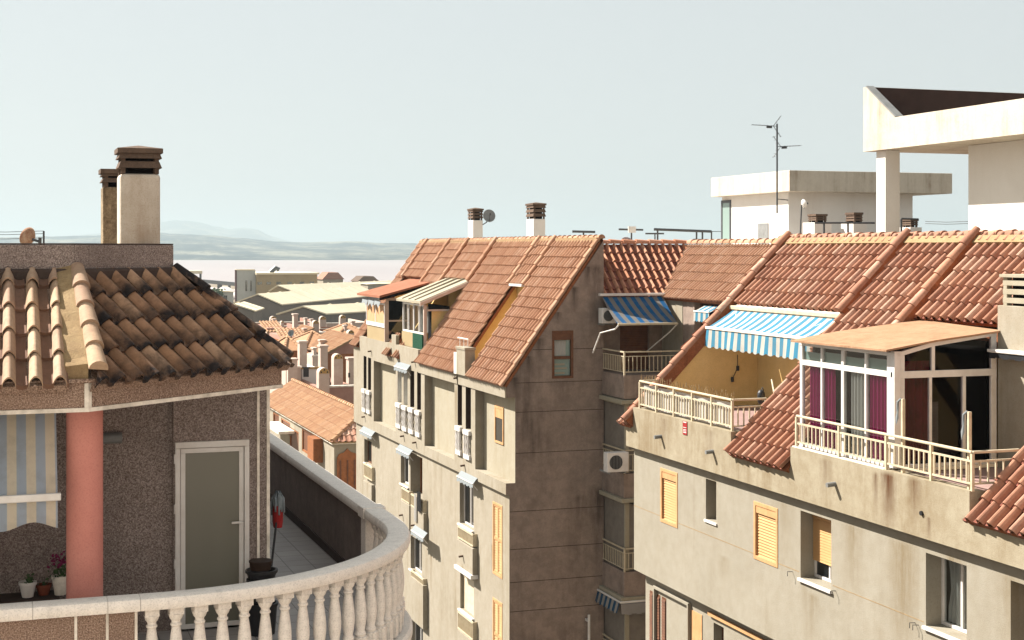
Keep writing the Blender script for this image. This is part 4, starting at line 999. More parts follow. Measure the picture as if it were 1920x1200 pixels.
# stacked corner balconies
FLR = [-4.04, -6.69, -9.34, -11.99]
for i, z in enumerate(FLR):
    mb = MB(); mb.box(15.94, WD-.01, 37.0, UD-.005, z-.02 if i else z, z+.64)
    mb.build('balcony', m_gable, cb, bevel=.01)
    mb = MB(); mb.box(15.84, WD-.01, 36.92, UD-.005, z-.13, z-.021); mb.build('balcony_slab', m_bpanel, cb, bevel=.01)
    zr = z+.645
    mb = MB()
    for (p, q) in (((15.96,38.6),(15.96,37.02)), ((15.96,37.02),(17.8,37.02))):
        P = Vector(p+(0,)); Q = Vector(q+(0,))
        mb.bar(P+Vector((0,0,zr+.62)), Q+Vector((0,0,zr+.62)), .04, .035); mb.bar(P+Vector((0,0,zr+.5)), Q+Vector((0,0,zr+.5)), .02, .02); mb.bar(P+Vector((0,0,zr+.08)), Q+Vector((0,0,zr+.08)), .02, .02)
        k = int((Q-P).length/.115)
        for j in range(k+1):
            s = P+(Q-P)*j/k; mb.box(s.x-.008, s.x+.008, s.y-.008, s.y+.008, zr+.085, zr+.495)
    mb.box(15.94,15.98,37.0,37.04,zr-.004,zr+.637)
    mb.build('balcony_rail', m_cream, cb)
    if i:
        zt = FLR[i-1]-.14
        mb = MB(); slats(mb, FW(16.02), 37.15, 38.65, z+.66, zt-.06, 0, .07); mb.build('roller_blind', m_blind, cb)
        mb = MB(); mb.box(16.0,16.12,37.06,37.14,z+.65,zt); mb.box(16.0,16.06,37.16,38.66,zt-.055,zt); mb.build('enclosure', m_bpanel, cb); mb = MB(); slats(mb, FU(37.1), 16.12, 17.8, z+.66, zt-.06, 0, .07); mb.build('roller_blind', m_blind, cb)
mb = MB(); mb.tube([(15.45,38.3,GZ+1),(15.45,38.3,-10.1)], .04); mb.box(15.41,15.49,38.3,UD-.2,-10.3,-10.24); mb.build('vent_pipe', m_alu, cb)

aw = thing('awning', 'deep blue striped awning over the shaded corner balcony', 'awning', (16.7,37.6,-2))
Tl, Tr, Bl, Br = Vector((15.86,38.35,-1.33)), Vector((17.72,38.35,-1.33)), Vector((15.72,36.9,-2.02)), Vector((17.48,36.9,-2.02))
mb = MB(); n = 16
for i in range(n):
    for j in range(6):
        def P(s, t_): 
            a = Tl+(Tr-Tl)*s; b = Bl+(Br-Bl)*s; p = a+(b-a)*t_; p.z -= .05*math.sin(math.pi*t_); return p
        mb.face([P(i/n,(j+1)/6), P((i+1)/n,(j+1)/6), P((i+1)/n,j/6), P(i/n,j/6)])
mb.build('canvas', m_awnD, aw, smooth=True)
mb = MB(); mb.bar(Tl+Vector((-.08,.02,.06)), Tr+Vector((.06,.02,.06)), .14, .07); mb.build('cassette', m_alu, aw, bevel=.01)
mb = MB(); mb.bar(Bl, Br, .05, .06); mb.build('front_bar', m_cream, aw, bevel=.01)
mb = MB(); mb.tube([Bl+Vector((.02,0,-.02)), Bl+Vector((-.1,-.05,-.12)), Bl+Vector((-.3,.5,-.25)), Bl+Vector((-.42,.75,-.8))], .022); mb.tube([Br, Br+Vector((-.1,.3,-.25)), Br+Vector((-.35,1.3,-.85))], .018); mb.build('arm', m_alu, aw)
aw = thing('awning', 'short blue and white awning over the window behind the sloping tiled verge', 'awning', (17.5,36,-2))
mb = MB(); q0 = onw(1306,572,WD-.05); a0, a1 = 35.05, q0.y-.45
mb.face([(WD-.02,a0,-1.5),(WD-.02,a1,-1.5),(WD-.35,a1,-1.66),(WD-.35,a0,-1.66)]); 
for i in range(12):
    b = a0+(a1-a0)*i/12; c = a0+(a1-a0)*(i+1)/12; mb.face([(WD-.35,b,-1.66),(WD-.35,c,-1.66),(WD-.36,c,-1.9-.02*(i%2)),(WD-.36,b,-1.9-.02*(i%2))])
mb.build('canvas', m_awnC, aw)
mb = MB(); mb.tube([(WD-.35,a0,-1.65),(WD-.35,a1,-1.65)], .02); mb.build('bar', m_alu, aw)
aw = thing('awning', 'rolled blue striped awning low on the stacked corner balconies', 'awning', (16.4,36.9,-9.6))
mb = MB()
for i in range(13):
    b = 36.98+1.6*i/13; c = 36.98+1.6*(i+1)/13; mb.face([(15.8,b,-9.5),(15.8,c,-9.5),(15.72,c,-9.78-.03*(i%2)),(15.72,b,-9.78-.03*(i%2))])
    b = 15.8+1.9*i/13; c = 15.8+1.9*(i+1)/13; mb.face([(b,36.9,-9.5),(c,36.9,-9.5),(c,36.83,-9.78-.03*(i%2)),(b,36.83,-9.78-.03*(i%2))])
mb.build('valance', stripes('navy stripes', 1, .3, .5, col('22506f'), col('a39d98'), 0., None, .1), aw)
mb = MB(); mb.tube([(15.8,38.6,-9.48),(15.8,36.9,-9.48),(17.7,36.9,-9.48)], .03); mb.build('roller', m_alu, aw)
def aircon(name, x, u, z, label, w=.62, h=.52, d=.28):
    t = thing(name, label, 'air conditioner', (x+d/2, u+w/2, z), 'air conditioners on the courtyard balconies')
    mb = MB(); mb.box(x, x+w, u, u+d, z, z+h); mb.build('housing', m_alu, t, bevel=.015)
    mb = MB(); N = 20
    fr_ = min(.19, w*.36, h*.42); cx_ = x+min(.25, w*.45)
    vs = [(cx_+fr_*math.cos(2*math.pi*k/N), u-.004, z+h/2+fr_*math.sin(2*math.pi*k/N)) for k in range(N)]; mb.mesh(vs, [tuple(range(N))]); mb.build('fan_well', m_black, t)
    mb = MB()
    for k in range(-4,5):
        q_ = k*fr_*.22; hh = math.sqrt(max(0,fr_**2-q_**2)); mb.box(cx_+q_-.004, cx_+q_+.004, u-.014, u-.006, z+h/2-hh, z+h/2+hh)
    mb.build('fan_grille', m_gmetal, t)
    mb = MB(); mb.bar((x+.08,u+.02,z-.03),(x+.08,u+.7,z-.03),.03,.05); mb.bar((x+w-.08,u+.02,z-.03),(x+w-.08,u+.7,z-.03),.03,.05); mb.build('bracket', m_gmetal, t)
aircon('air_conditioner', 15.35, 36.75, -5.95, 'white air conditioner hung outside the middle corner balcony')
aircon('air_conditioner', 15.74, 38.05, -2.05, 'white air conditioner in shade under the deep blue awning', .42, .42)

# ------------------------------------------------------------------ near apartment building on the right (red tiled mansard, recessed terraces)
near = thing('apartment_building', 'stained beige apartment building with red tiled slopes cut by recessed roof terraces', 'building', (15, 22, GZ))
UC0, UC1 = -8., 30.3
f1, f2, f3 = FW(13.1), FW(13.25), FW(13.46)
mb = MB(); mb.wall(f1, UC0, UC1, -4.33, -3.83)
for b0_, b1_ in ((18.0,23.08),(25.32,29.98)):
    mb.wall(f1, b0_, b1_, -3.83, -3.45); mb.face([(13.1,b0_,-3.45),(13.1,b1_,-3.45),(13.32,b1_,-3.45),(13.32,b0_,-3.45)]); mb.face([(13.32,b0_,-3.45),(13.32,b1_,-3.45),(13.32,b1_,-3.6),(13.32,b0_,-3.6)])
    for e_ in (b0_, b1_): mb.face([(13.1,e_,-3.83),(13.1,e_,-3.45),(13.8,e_,-3.45),(13.8,e_,-3.83)])
mb.face([(13.1,UC0,-3.83),(13.1,UC1,-3.83),(13.4,UC1,-3.83),(13.4,UC0,-3.83)])
mb.face([(13.1,UC0,-4.33),(13.1,UC1,-4.33),(13.5,UC1,-4.33),(13.5,UC0,-4.33)]);
mb.face([(13.1,UC1,-4.33),(13.1,UC1,-3.83),(16,UC1,-3.83),(16,UC1,-4.33)])
mb.build('parapet_band', m_cband, near)
W = dict(s1=rect(1240,1269.5,880,974,13.25), sl=rect(1323.5,1343,897,973,13.25), s2=rect(1415.5,1457,943,1043,13.25), h1=rect(1501,1558.5,957,1083,13.25), c1=rect(1736,1812.5,1036,1173,13.25), c2=rect(1895,1990,1088,1230,13.25))
mb = MB(); mb.wall(f2, UC0, UC1-.1, -7.05, -4.33, [h+({'sl':.3,'h1':.34,'c1':.34,'c2':.34}.get(k,.08),) for k, h in W.items()])
mb.face([(13.25,UC0,-7.05),(13.25,UC1-.1,-7.05),(13.7,UC1-.1,-7.05),(13.7,UC0,-7.05)]); mb.face([(13.25,UC1-.1,-7.05),(13.25,UC1-.1,-4.33),(16,UC1-.1,-4.33),(16,UC1-.1,-7.05)])
jz = -5.64
mb.build('wall', m_cwall, near)
mb = MB()
ed_ = sorted([(h[0]-.05,h[1]+.05) for k, h in W.items() if h[2]-.06 < jz < h[3]]); x = UC0
for a, b in ed_+[(UC1-.1,0)]: 
    if a > x: mb.fbox(f2, x, a, jz-.006, jz+.006, -.003, -.0005)
    x = b
mb.build('wall_joint', m_mortar, near)
L = dict(d1=rect(1338,1357,1167,1260,13.46))
mb = MB(); mb.wall(f3, UC0, UC1-.25, GZ, -7.05, [h+(.25,) for h in L.values()])
mb.face([(13.46,UC1-.25,GZ),(13.46,UC1-.25,-7.05),(17,UC1-.25,-7.05),(17,UC1-.25,GZ)])
mb.box(13.75, 24, UC0+.1, UC1-.3, GZ, -3.62); mb.box(17.12, 30, UC0+.1, UC1+.0, -3.62, -.05)
mb.build('lower_wall', m_cwall, near)
window(f2, near, W['s1'], .08, 'shutter', m_orfr, msh=m_orange); window(f2, near, W['s2'], .08, 'shutter', m_orfr, msh=m_orange)
window(f2, near, W['sl'], .3, 'dark', m_wood, th=.03, bars=0, sill=.03)
window(f2, near, W['h1'], .34, 'half', m_alu, sill=.05, low=.74, msh=m_orange)
window(f2, near, W['c1'], .34, 'curtain', m_alu, sill=.05); window(f2, near, W['c2'], .34, 'half', m_wood, low=.4, sill=.05)
window(f3, near, L['d1'], .25, 'dark', m_wood, bars=0)
# lower storey: louvred strips, projecting panel and a cream blind
r = rect(1219,1226,1108,1260,13.46)
for k, (x0, x1) in enumerate(((1219.5,1224.5),(1232,1237.5),(1242,1248.5))):
    r = rect(x0, x1, 1110+ (x0-1219)*.52, 1280, 13.46); mb = MB(); slats(mb, f3, r[0], r[1], r[2], r[3], -.01, .06, 0, .02); mb.fbox(f3, r[0]-.02, r[1]+.02, r[2], r[3]+.04, -.006, -.001); mb.build('louvre', m_wood, near)
r = rect(1217.5,1283,1098,1290,13.3); mb = MB(); mb.frame(f3, r[0], r[1], r[2], r[3], .06, -.08, -.001); mb.build('surround', m_cwall, near, bevel=.005)
r = rect(1291,1317,1140,1290,13.46); mb = MB(); mb.fbox(f3, r[0], r[1], r[2], r[3], -.015, -.001); mb.build('blind', m_orfr, near)
r = rect(1318,1470,1147,1400,13.3); mb = MB(); mb.fbox(f3, r[0], r[1], r[3]-.07, r[3], -.06, -.001); mb.build('lintel', m_orfr, near)
for (x, y) in ((1240,818),(1337,846),(1566,907)):
    p = onw(x, y, 13.1); mb = MB(); mb.tube([p+Vector((.04,0,0)), p+Vector((-.16,0,-.015))], .04, 10); mb.build('drain_spout', m_gmetal, near)
p = onw(1729, 962, 13.1); mb = MB(); mb.tube([p+Vector((.04,0,0)), p+Vector((-.03,0,-.002))], .035, 10); mb.build('drain_hole', m_black, near)
mb = MB()
for (x, y) in ((1486,1072),(1567,1108),(1722,1172),(1716,1168)):
    p = onw(x, y, 13.25); mb = MB(); mb.tube([p, p+Vector((-.1,0,.01)), p+Vector((-.1,0,-.07))], .007, 5); mb.build('line_hook', m_metal, near)
sg = thing('alarm_sign', 'small red and white notice on the stained parapet under the terrace railing', 'sign', tuple(onw(1285,815,13.09)))
r = rect(1281,1289,789,814,13.1); mb = MB(); mb.fbox(f1, r[0], r[1], r[2], r[3], -.012, -.001); mb.build('plate', m_red, sg)
mb = MB(); zc = r[2]; h_ = r[3]-r[2]
for q0, q1 in ((.14,.2),(.26,.30),(.36,.4),(.52,.56),(.9,.97)): mb.fbox(f1, r[0]+.03, r[1]-.03, zc+h_*q0, zc+h_*q1, -.0145, -.0125)
mb.build('lettering', m_alu, sg)
# roof sections
bC = (3.99, 0, 4.03); OC = (13.03, 0, -3.85); lC = math.hypot(3.99,4.03)/3.99; tC = lambda w: (w-13.03)*lC; topC = tC(17.08)
nC = Vector((-4.03,0,3.99)).normalized()
def onC(u, w, h=0.): return Vector((w,u,-3.85+(w-13.03)*4.03/3.99))+nC*h
secs = [[(30.0,0),(30.5,0),(30.5,topC),(30.0,topC)], [(25.3,tC(15.62)),(30.0,tC(15.62)),(30.0,topC),(25.3,topC)], [(23.12,0),(25.3,0),(25.3,topC),(23.12,topC)],
        [(18.0,tC(15.62)),(23.12,tC(15.62)),(23.12,topC),(18.0,topC)], [(-7.9,0),(18.0,0),(18.0,topC),(-7.9,topC)]]
for i, sc in enumerate(secs):
    tiles('roof', OC, (0,1,0), bC, [sc], .24, .375, .1, [m_tileC, m_barge, m_panshadeC], near, nseg=12, seed=60+i, lift=.04, roll=.56)
mb = MB(); mc = MB()
for (u, w0) in ((29.98,13.05),(25.3,15.55),(23.1,14.9)):
    mb = MB(); mc = MB(); mb.bar(onC(u,w0,.05), onC(u,17.06,.05), .15, .24, nC); caps(mc, onC(u,w0,.15), onC(u,17.08,.15), .095, .4, nC)
    mb.build('roof_verge', m_barge, near); mc.build('verge_tile', m_tileC, near, smooth=True, auto=50)
mb = MB(); mb.bar(onC(-7.9,16.95,.05)+Vector((0,0,0)), onC(30.5,16.95,.05), .18, .13, nC); mb.build('ridge_mortar', m_mortar, near)
mc = MB(); caps(mc, (17.1,-7.9,.235), (17.1,30.55,.235), .1, .42, (0,0,1)); mc.build('ridge_tile', m_tileC, near, smooth=True, auto=50)
mb = MB()
for u in (29.93, 25.28, 23.02, 17.95): mb.prism([(13.34,u,-3.6),(17.1,u,-3.6),(17.1,u,.16),(13.34,u,-3.6)][:3], (0,.1,0))
mb.box(16.15, 16.3, -7.9, 30.2, -3.6, -.8); mb.build('terrace_wall', m_yellow, near)
mb = MB(); mb.box(13.325, 16.15, 18.05, 30.1, -3.615, -3.5); mb.build('terrace_floor', m_pinkfl, near)
mb = MB(); mb.box(16.08,16.149,25.35,26.6,-3.49,-1.55); mb.build('door', m_wood, near)
mb = MB(); mb.box(15.56,15.66,25.38,29.9,-1.33,-1.24); mb.build('eave_board', m_trim, near, bevel=.01)
mb = MB(); mb.box(15.5,16.2,18.05,23.0,-1.6,-1.36); mb.build('eave_wall', m_barge, near)
# pillar with louvred chimney head beside the glazed room
mb = MB(); mb.box(15.16,16.3,19.1,20.1,-3.5,-.9); pl = mb.build('chimney', m_bcreamwall, near, bevel=.01)
mb = MB()
for z in (-.86,-.72,-.58): mb.box(15.2,16.0,19.2,20.02,z,z+.085)
mb.box(15.16,16.1,19.16,20.06,-.45,-.40); mb.box(15.3,15.9,19.3,19.9,-.899,-.451,1)
for y in (19.21,19.92): mb.box(15.202,15.3,y,y+.09,-.899,-.451)
mb.build('cowl', [m_bpanel, m_darkroom], pl, bevel=.004)
mb = MB(); mb.box(14.92,15.155,18.4,20.05,-1.64,-1.59); mb.build('canopy', m_alu, near, bevel=.01)
mb = MB()
for i in range(10):
    b = 18.42+1.6*i/10; c = b+.16; mb.face([(14.94,b,-1.645),(14.94,c,-1.645),(14.94,c,-1.72-.015*(i%2)),(14.94,b,-1.72-.015*(i%2))])
mb.build('canopy_fringe', m_black, near)

def railing(t, runs, ztop, zmid, zbot, zfoot, gap, mat, r=.024, br=.011):
    for (P, Q, pp) in runs:
        P = Vector(P+(0,)); Q = Vector(Q+(0,))
        for nm, z, w_, h_, bv in (('top_rail',ztop,.05,.04,.012),('middle_rail',zmid,.025,.028,0),('bottom_rail',zbot,.025,.028,0)):
            a = MB(); a.bar(P+Vector((0,0,z)), Q+Vector((0,0,z)), w_, h_); a.build(nm, mat, t, bevel=bv)
        k = int((Q-P).length/gap); o = None
        for j in range(1, k):
            s = P+(Q-P)*j/k
            if o is None:
                d = MB(); d.box(s.x-br, s.x+br, s.y-br, s.y+br, zbot+.0145, zmid-.0145); o = d.build('bar', mat, t); s0 = s
            else:
                c = o.copy(); COL.objects.link(c); c.parent = t; c.location = s-s0
        for q in pp:
            s = P+(Q-P)*q; d = MB(); d.box(s.x-.022, s.x+.022, s.y-.022, s.y+.022, zfoot, ztop-.0205); d.build('post', mat, t)
rl = thing('terrace_railing', 'cream terrace railing with pale cover sheets and thin spikes along its top', 'railing', (13.2,27.5,-3.45))
railing(rl, [((13.17,29.7),(13.17,25.4),(0,.2,.4,.6,.8,1)), ((13.17,25.4),(13.9,25.4),(.99,)), ((13.17,29.7),(13.6,29.7),())], -2.86, -3.0, -3.36, -3.455, .12, m_cream)
mb = MB(); drape(mb, FW(13.23), 25.5, 29.6, -3.42, -2.93, 0, .015, .7); mb.build('cover_sheet', m_cwhite, rl)
mb = MB(); rg = random.Random(9)
for k in range(62):
    u = 25.4+4.3*k/61+rg.uniform(-.02,.02); mb = MB(); mb.tube([(13.2,u,-2.85),(13.2+rg.uniform(-.04,.04),u+rg.uniform(-.05,.05),-2.74+rg.uniform(-.03,.05))], .006, 5); mb.build('spike', m_mortar, rl)
rl = thing('terrace_railing', 'cream railing round the glazed terrace room with two taller posts', 'railing', (13.2,20.5,-3.45))
railing(rl, [((13.15,22.95),(13.15,18.0),(0,.28,.56,.8,1)), ((13.15,18.0),(13.95,18.0),(1,))], -2.90, -3.03, -3.35, -3.455, .13, m_cream)
for (px, py, nm) in ((1688,748,0),(1812,772,1)):
    q = onw(px, 850, 13.15); ub = q.y; zt = (467-py)/FPX*(13.15/ray(px,850)[0])
    mb = MB(); mb.box(13.175,13.225,ub-.025,ub+.025,-3.454,zt); mb.build('tall_post', m_cream, rl, bevel=.005)
    mb = MB(); rg = random.Random(nm)
    mb.tube([(13.19,ub+.03,zt+.005),(13.15,ub+.07,zt-.05),(13.16,ub+.09,zt-.2)],.02,6); mb.face([(13.15,ub+.05,zt-.1),(13.14,ub+.12,zt-.3),(13.14,ub+.1,zt-.42),(13.16,ub+.06,zt-.3)])
    mb.build('tie', m_awnW, rl)

# glazed room
sr = thing('glazed_room', 'white framed glazed terrace room with magenta curtains and orange sheet roof', 'sunroom', (14.3,21.5,-3.45))
ul, ur = 22.9, 20.11; zb, zt, ztr = -3.43, -1.62, -1.97
f = FW(13.26); fu = FU(ur)
ms = [onw(x, 700, 13.26).y for x in (1503, 1541, 1580.5, 1623.5, 1668)]
mb = MB()
mb.fbox(f, ms[-1]-.1, ms[0]+.04, zb, zb+.07, -.02, .05); mb.fbox(f, ms[-1]-.1, ms[0]+.04, ztr-.045, ztr+.045, -.015, .05); mb.fbox(f, ms[-1]-.1, ms[0]+.04, zt-.06, zt, -.02, .05)
for i, a in enumerate(ms):
    w_ = .04 if i in (0,2) else (.025 if i != 4 else .06)
    for (z0, z1) in ((zb+.07,ztr-.045),(ztr+.045,zt-.06)): mb.fbox(f, a-w_, a+w_, z0, z1, -.012, .05)
mb.box(13.245, 13.36, ur-.01, ur+.10, zb, zt+.02)
xm = onu(1750, 670, ur).x; x2 = onu(1745, 800, ur).x; x3 = onu(1808, 800, ur).x; xe = 15.15
mb.fbox(fu, 13.361, xe, zb, zb+.05, -.0, .05); mb.fbox(fu, 13.361, xe, ztr-.055, ztr+.055, -.006, .05)
for a, w_ in ((13.40,.035),(x2,.025),(x3,.03),(xe-.05,.05)): mb.fbox(fu, a-w_, a+w_, zb+.05, ztr-.055, -.004, .05)
rt = lambda x: -1.60+(x-13.15)*.125 if x > 13.9 else -1.655+(x-13.3)*.25
for a, w_ in ((13.40,.035),(xm,.03),(xe-.05,.05)): mb.fbox(fu, a-w_, a+w_, ztr+.055, rt(a)-.03, -.004, .05)
mb.bar((13.3,ur+.02,rt(13.3)), (xm,ur+.02,rt(xm)), .06, .07); mb.bar((xm,ur+.02,rt(xm)), (xe,ur+.02,-1.35), .06, .07)
mb.build('frame', m_alu, sr, bevel=.004)
for i in range(4):
    a0, a1 = ms[i+1], ms[i]
    mb = MB(); mb.sheet(f, a0+.02, a1-.02, zb+.06, ztr-.04, .018); mb.build('pane', m_glass, sr); mb = MB(); mb.sheet(f, a0+.02, a1-.02, ztr+.04, zt-.05, .018); mb.build('pane', m_glass, sr)
for a0, a1 in ((13.43,x2),(x2,x3),(x3,xe-.1)):
    mb = MB(); mb.sheet(fu, a0+.02, a1-.02, zb+.04, ztr-.05, .018); mb.build('pane', m_glassd, sr)
mb = MB(); mb.face([(13.43,ur+.018,ztr+.05),(xm-.02,ur+.018,ztr+.05),(xm-.02,ur+.018,rt(xm)-.03),(13.43,ur+.018,rt(13.43)-.03)]); mb.build('pane', m_glassd, sr)
mb = MB(); mb.face([(xm+.02,ur+.018,ztr+.05),(xe-.09,ur+.018,ztr+.05),(xe-.09,ur+.018,-1.39),(xm+.02,ur+.018,rt(xm)-.03)]); mb.build('pane', m_glassd, sr)
for (x0, x1, m_, pin) in ((1519,1536,m_magenta,0),(1548,1566,m_magenta,.05),(1598,1622,m_mop,0),(1634,1665,m_magenta,0)):
    a1 = onw(x0,700,13.33).y; a0 = onw(x1,700,13.33).y; mb = MB(); drape(mb, FW(13.33), a0, a1, zb+.03, ztr-.03, 0, .025, .1, 0, pin); mb.build('curtain', m_ if m_ is not m_mop else m_cwhite, sr)
mb = MB()
for i in range(4): mb.fbox(FW(13.3), ms[i+1]+.03, ms[i]-.03, ztr+.05, ztr+.05+.14+.03*(i%2), .0, .01)
mb.build('roller_blind', m_teal, sr)
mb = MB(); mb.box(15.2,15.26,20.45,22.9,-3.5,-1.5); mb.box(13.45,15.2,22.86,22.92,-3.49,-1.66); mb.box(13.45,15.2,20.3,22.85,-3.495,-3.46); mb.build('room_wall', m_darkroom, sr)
mb = MB(); drape(mb, FU(20.6), 13.5, 14.2, -3.4, -1.8, 0, .03, .15); mb.build('curtain', paint('dull wine cloth', col('8a3048'), col('5c2038'), .9, .1, 3), sr)
mb = MB(); slats(mb, FU(20.9), 14.35, 14.6, -3.3, -2.5, 0, .05); mb.build('louvre', m_gmetal, sr)
mb = MB(); mb.fbox(FU(20.8), 13.9, 14.2, -3.2, -2.3, 0, .03); mb.build('towel', paint('blue cloth', col('34508c'), col('4b2c58'), .9, .1, 5), sr)
mb = MB(); mb.fbox(f, ms[-1]-.05, ms[0]+.08, zb-.05, zb-.003, -.14, .05); mb.fbox(fu, 13.35, xe, zb-.06, zb-.003, -.03, .05); mb.build('sill', m_trim, sr, bevel=.005)
mb = MB()
A = [(13.05,22.99,-1.585),(13.05,20.03,-1.565),(xm,20.03,-1.43),(xe+.05,20.03,-1.30),(15.7,22.99,-1.27)]
tl_ = [Vector(p) for p in A]; mid = Vector((13.95,22.99,-1.45))
for q in (0., -.03):
    mb.face([tl_[0]+Vector((0,0,q)), tl_[1]+Vector((0,0,q)), tl_[2]+Vector((0,0,q)), mid+Vector((0,0,q))]); mb.face([mid+Vector((0,0,q)), tl_[2]+Vector((0,0,q)), tl_[3]+Vector((0,0,q)), tl_[4]+Vector((0,0,q))])
lp = [tl_[0], tl_[1], tl_[2], tl_[3], tl_[4], mid]
for i in range(6): a, b = lp[i], lp[(i+1)%6]; mb.face([a, b, b+Vector((0,0,-.03)), a+Vector((0,0,-.03))])
mb.build('roof', m_terracard, sr)

# blue and white terrace awning
aw = thing('awning', 'bright blue and white striped awning with scalloped valance over the ochre terrace', 'awning', (15.2,27.6,-1.8))
mb = MB(); n = 20; a0, a1 = 25.36, 29.82; K = 5
def AP(s, t_): return Vector((15.46-.62*t_, a0+(a1-a0)*s, -1.36-.375*t_-.03*math.sin(math.pi*t_)*(1+.4*math.sin(s*17))))
for i in range(n):
    for j in range(K): mb.face([AP(i/n,j/K), AP((i+1)/n,j/K), AP((i+1)/n,(j+1)/K), AP(i/n,(j+1)/K)])
mb.build('canvas', m_awnC, aw, smooth=True)
mb = MB(); n = 150; per = .3
zv = lambda u: -2.13-.045*abs(math.sin((u-.06)*math.pi/per))
for i in range(n):
    u0 = a0+(a1-a0)*i/n; u1 = a0+(a1-a0)*(i+1)/n; xo = lambda u: 14.80+.02*math.sin(u*5)
    mb.face([(14.83,u0,-1.755),(14.83,u1,-1.755),(xo(u1),u1,zv(u1)),(xo(u0),u0,zv(u0))])
mb.build('valance', m_awnC, aw, smooth=True)
mb = MB(); mb.bar((14.83,a0-.03,-1.735),(14.83,a1+.03,-1.735),.05,.06); mb.build('front_bar', m_trim, aw, bevel=.01)
mb = MB(); mb.bar((15.5,a0-.05,-1.30),(15.5,a1+.1,-1.30),.14,.09); mb.build('cassette', m_cream, aw, bevel=.015)
mb = MB()
for u in (25.6, 29.6): mb.tube([(15.46,u,-1.38),(15.15,u-.5*(1 if u > 27 else -1),-1.62),(14.86,u,-1.79)], .02)
mb.build('arm', m_alu, aw)
lm = thing('terrace_lamp', 'black wall lamp hanging from a wire on the ochre terrace wall', 'lamp', (15.3,29.85,-2.5))
p = onu(1383,665,29.9); q = onu(1383,690,29.9); s = onu(1373,711,29.9)
mb = MB(); mb.tube([p,q,s],.008,6); mb.build('cable', m_black, lm); mb = MB(); mb.tube([q+Vector((0,-.01,.05)),q+Vector((0,-.01,-.06))],.035,8); mb.tube([s+Vector((0,-.01,.05)),s+Vector((0,-.01,-.06))],.035,8); mb.build('shade', m_black, lm)
pt = thing('black_bag', 'black bundle standing at the right end of the ochre terrace', 'bag', tuple(att(1427,752,29)))
c = att(1427,742,29.2); mb = MB(); mb.lathe([(.05,c.z-.16),(.075,c.z-.08),(.075,c.z+.05),(.04,c.z+.11)], c.x, c.y, 12); mb.build('bag', m_black, pt, smooth=True)
mb = MB(); mb.tube([(c.x,c.y,c.z+.1),(c.x+.03,c.y,c.z+.16),(c.x+.06,c.y,c.z+.1)],.01,6); mb.build('handle', m_black, pt)
st = thing('pole', 'pale stick leaning on the ochre back wall of the terrace', 'stick', tuple(att(1448,730,30)))
mb = MB(); mb.tube([att(1455,755,29.6), att(1447,712,30.2)], .018); mb.build('stick', m_cream, st)

# ------------------------------------------------------------------ roof structures behind the ridge
pg = thing('roof_pavilion', 'white roof pavilion with open sloped parapet, square column and pale wall', 'roof structure', (22,28,-.05))
WF, UE = 19.94, 31.6
ud = 30.25
mb = MB()
mb.prism([(WF,14,2.37),(WF,UE,2.37),(WF,UE,3.93),(WF,UE-.12,3.93),(WF,ud,3.1),(WF,14,3.1)], (.2,0,0))
mb.box(WF+.2,30,UE-.2,UE,2.371,3.929); mb.box(WF+.2,30,14,UE-.2,2.372,2.55)
mb.build('parapet', m_whitest, pg)
mb = MB(); mb.box(WF+.201,29.9,UE-.215,UE-.2005,2.56,3.92); mb.build('parapet_lining', m_darkin, pg)
mb = MB(); mb.prism([(WF-.01,UE-.13,3.935),(WF-.01,ud-.02,3.105),(WF-.01,ud-.06,3.12),(WF-.01,UE-.13,3.965)], (.22,0,0)); mb.build('coping', m_gmetal, pg)
c = ray(1657,360); t_ = 35.6
mb = MB(); mb.box(20.08,20.48,30.85,31.25,-.05,2.37); mb.build('column', m_white, pg, bevel=.01)
mb = MB(); mb.box(21.0,30,14,28.9,-.05,2.37); mb.build('wall', m_white, pg, bevel=.01)
wh = thing('rooftop_house', 'low white rooftop hut with stained overhanging flat roof and dark glass door', 'building', (33.5,56.5,GZ))
mb = MB(); mb.box(30.5,36.4,53.9,59.8,-.2,2.32); mb.build('wall', m_white, wh)
mb = MB(); mb.box(30.1,37.8,53.1,60.1,2.32,3.17); mb.build('roof', m_whitest, wh, bevel=.02)
mb = MB(); mb.box(28,40,52,62,GZ,-.2); mb.build('lower_block', m_white, wh)
fr = FW(30.5); r = rect(1353,1371,376,470,30.5); mb = MB(); mb.frame(fr, r[0], r[1], -.19, r[3], .12, -.03, -.001); d = mb.build('door', m_metal, wh)
mb = MB(); mb.fbox(fr, r[0]+.12, r[1]-.12, -.07, r[3]-.12, -.015, -.004); mb.build('pane', m_teal, d)
r = rect(1422,1441,419,470,30.5); mb = MB(); mb.fbox(fr, r[0], r[1], -.19, r[3], -.03, -.001); mb.build('vent_door', m_gmetal, wh)
mb = MB(); mb.fbox(FU(53.9), 33.2, 33.9, .7, 1.4, -.02, -.001); mb.build('window', m_darkroom, wh)

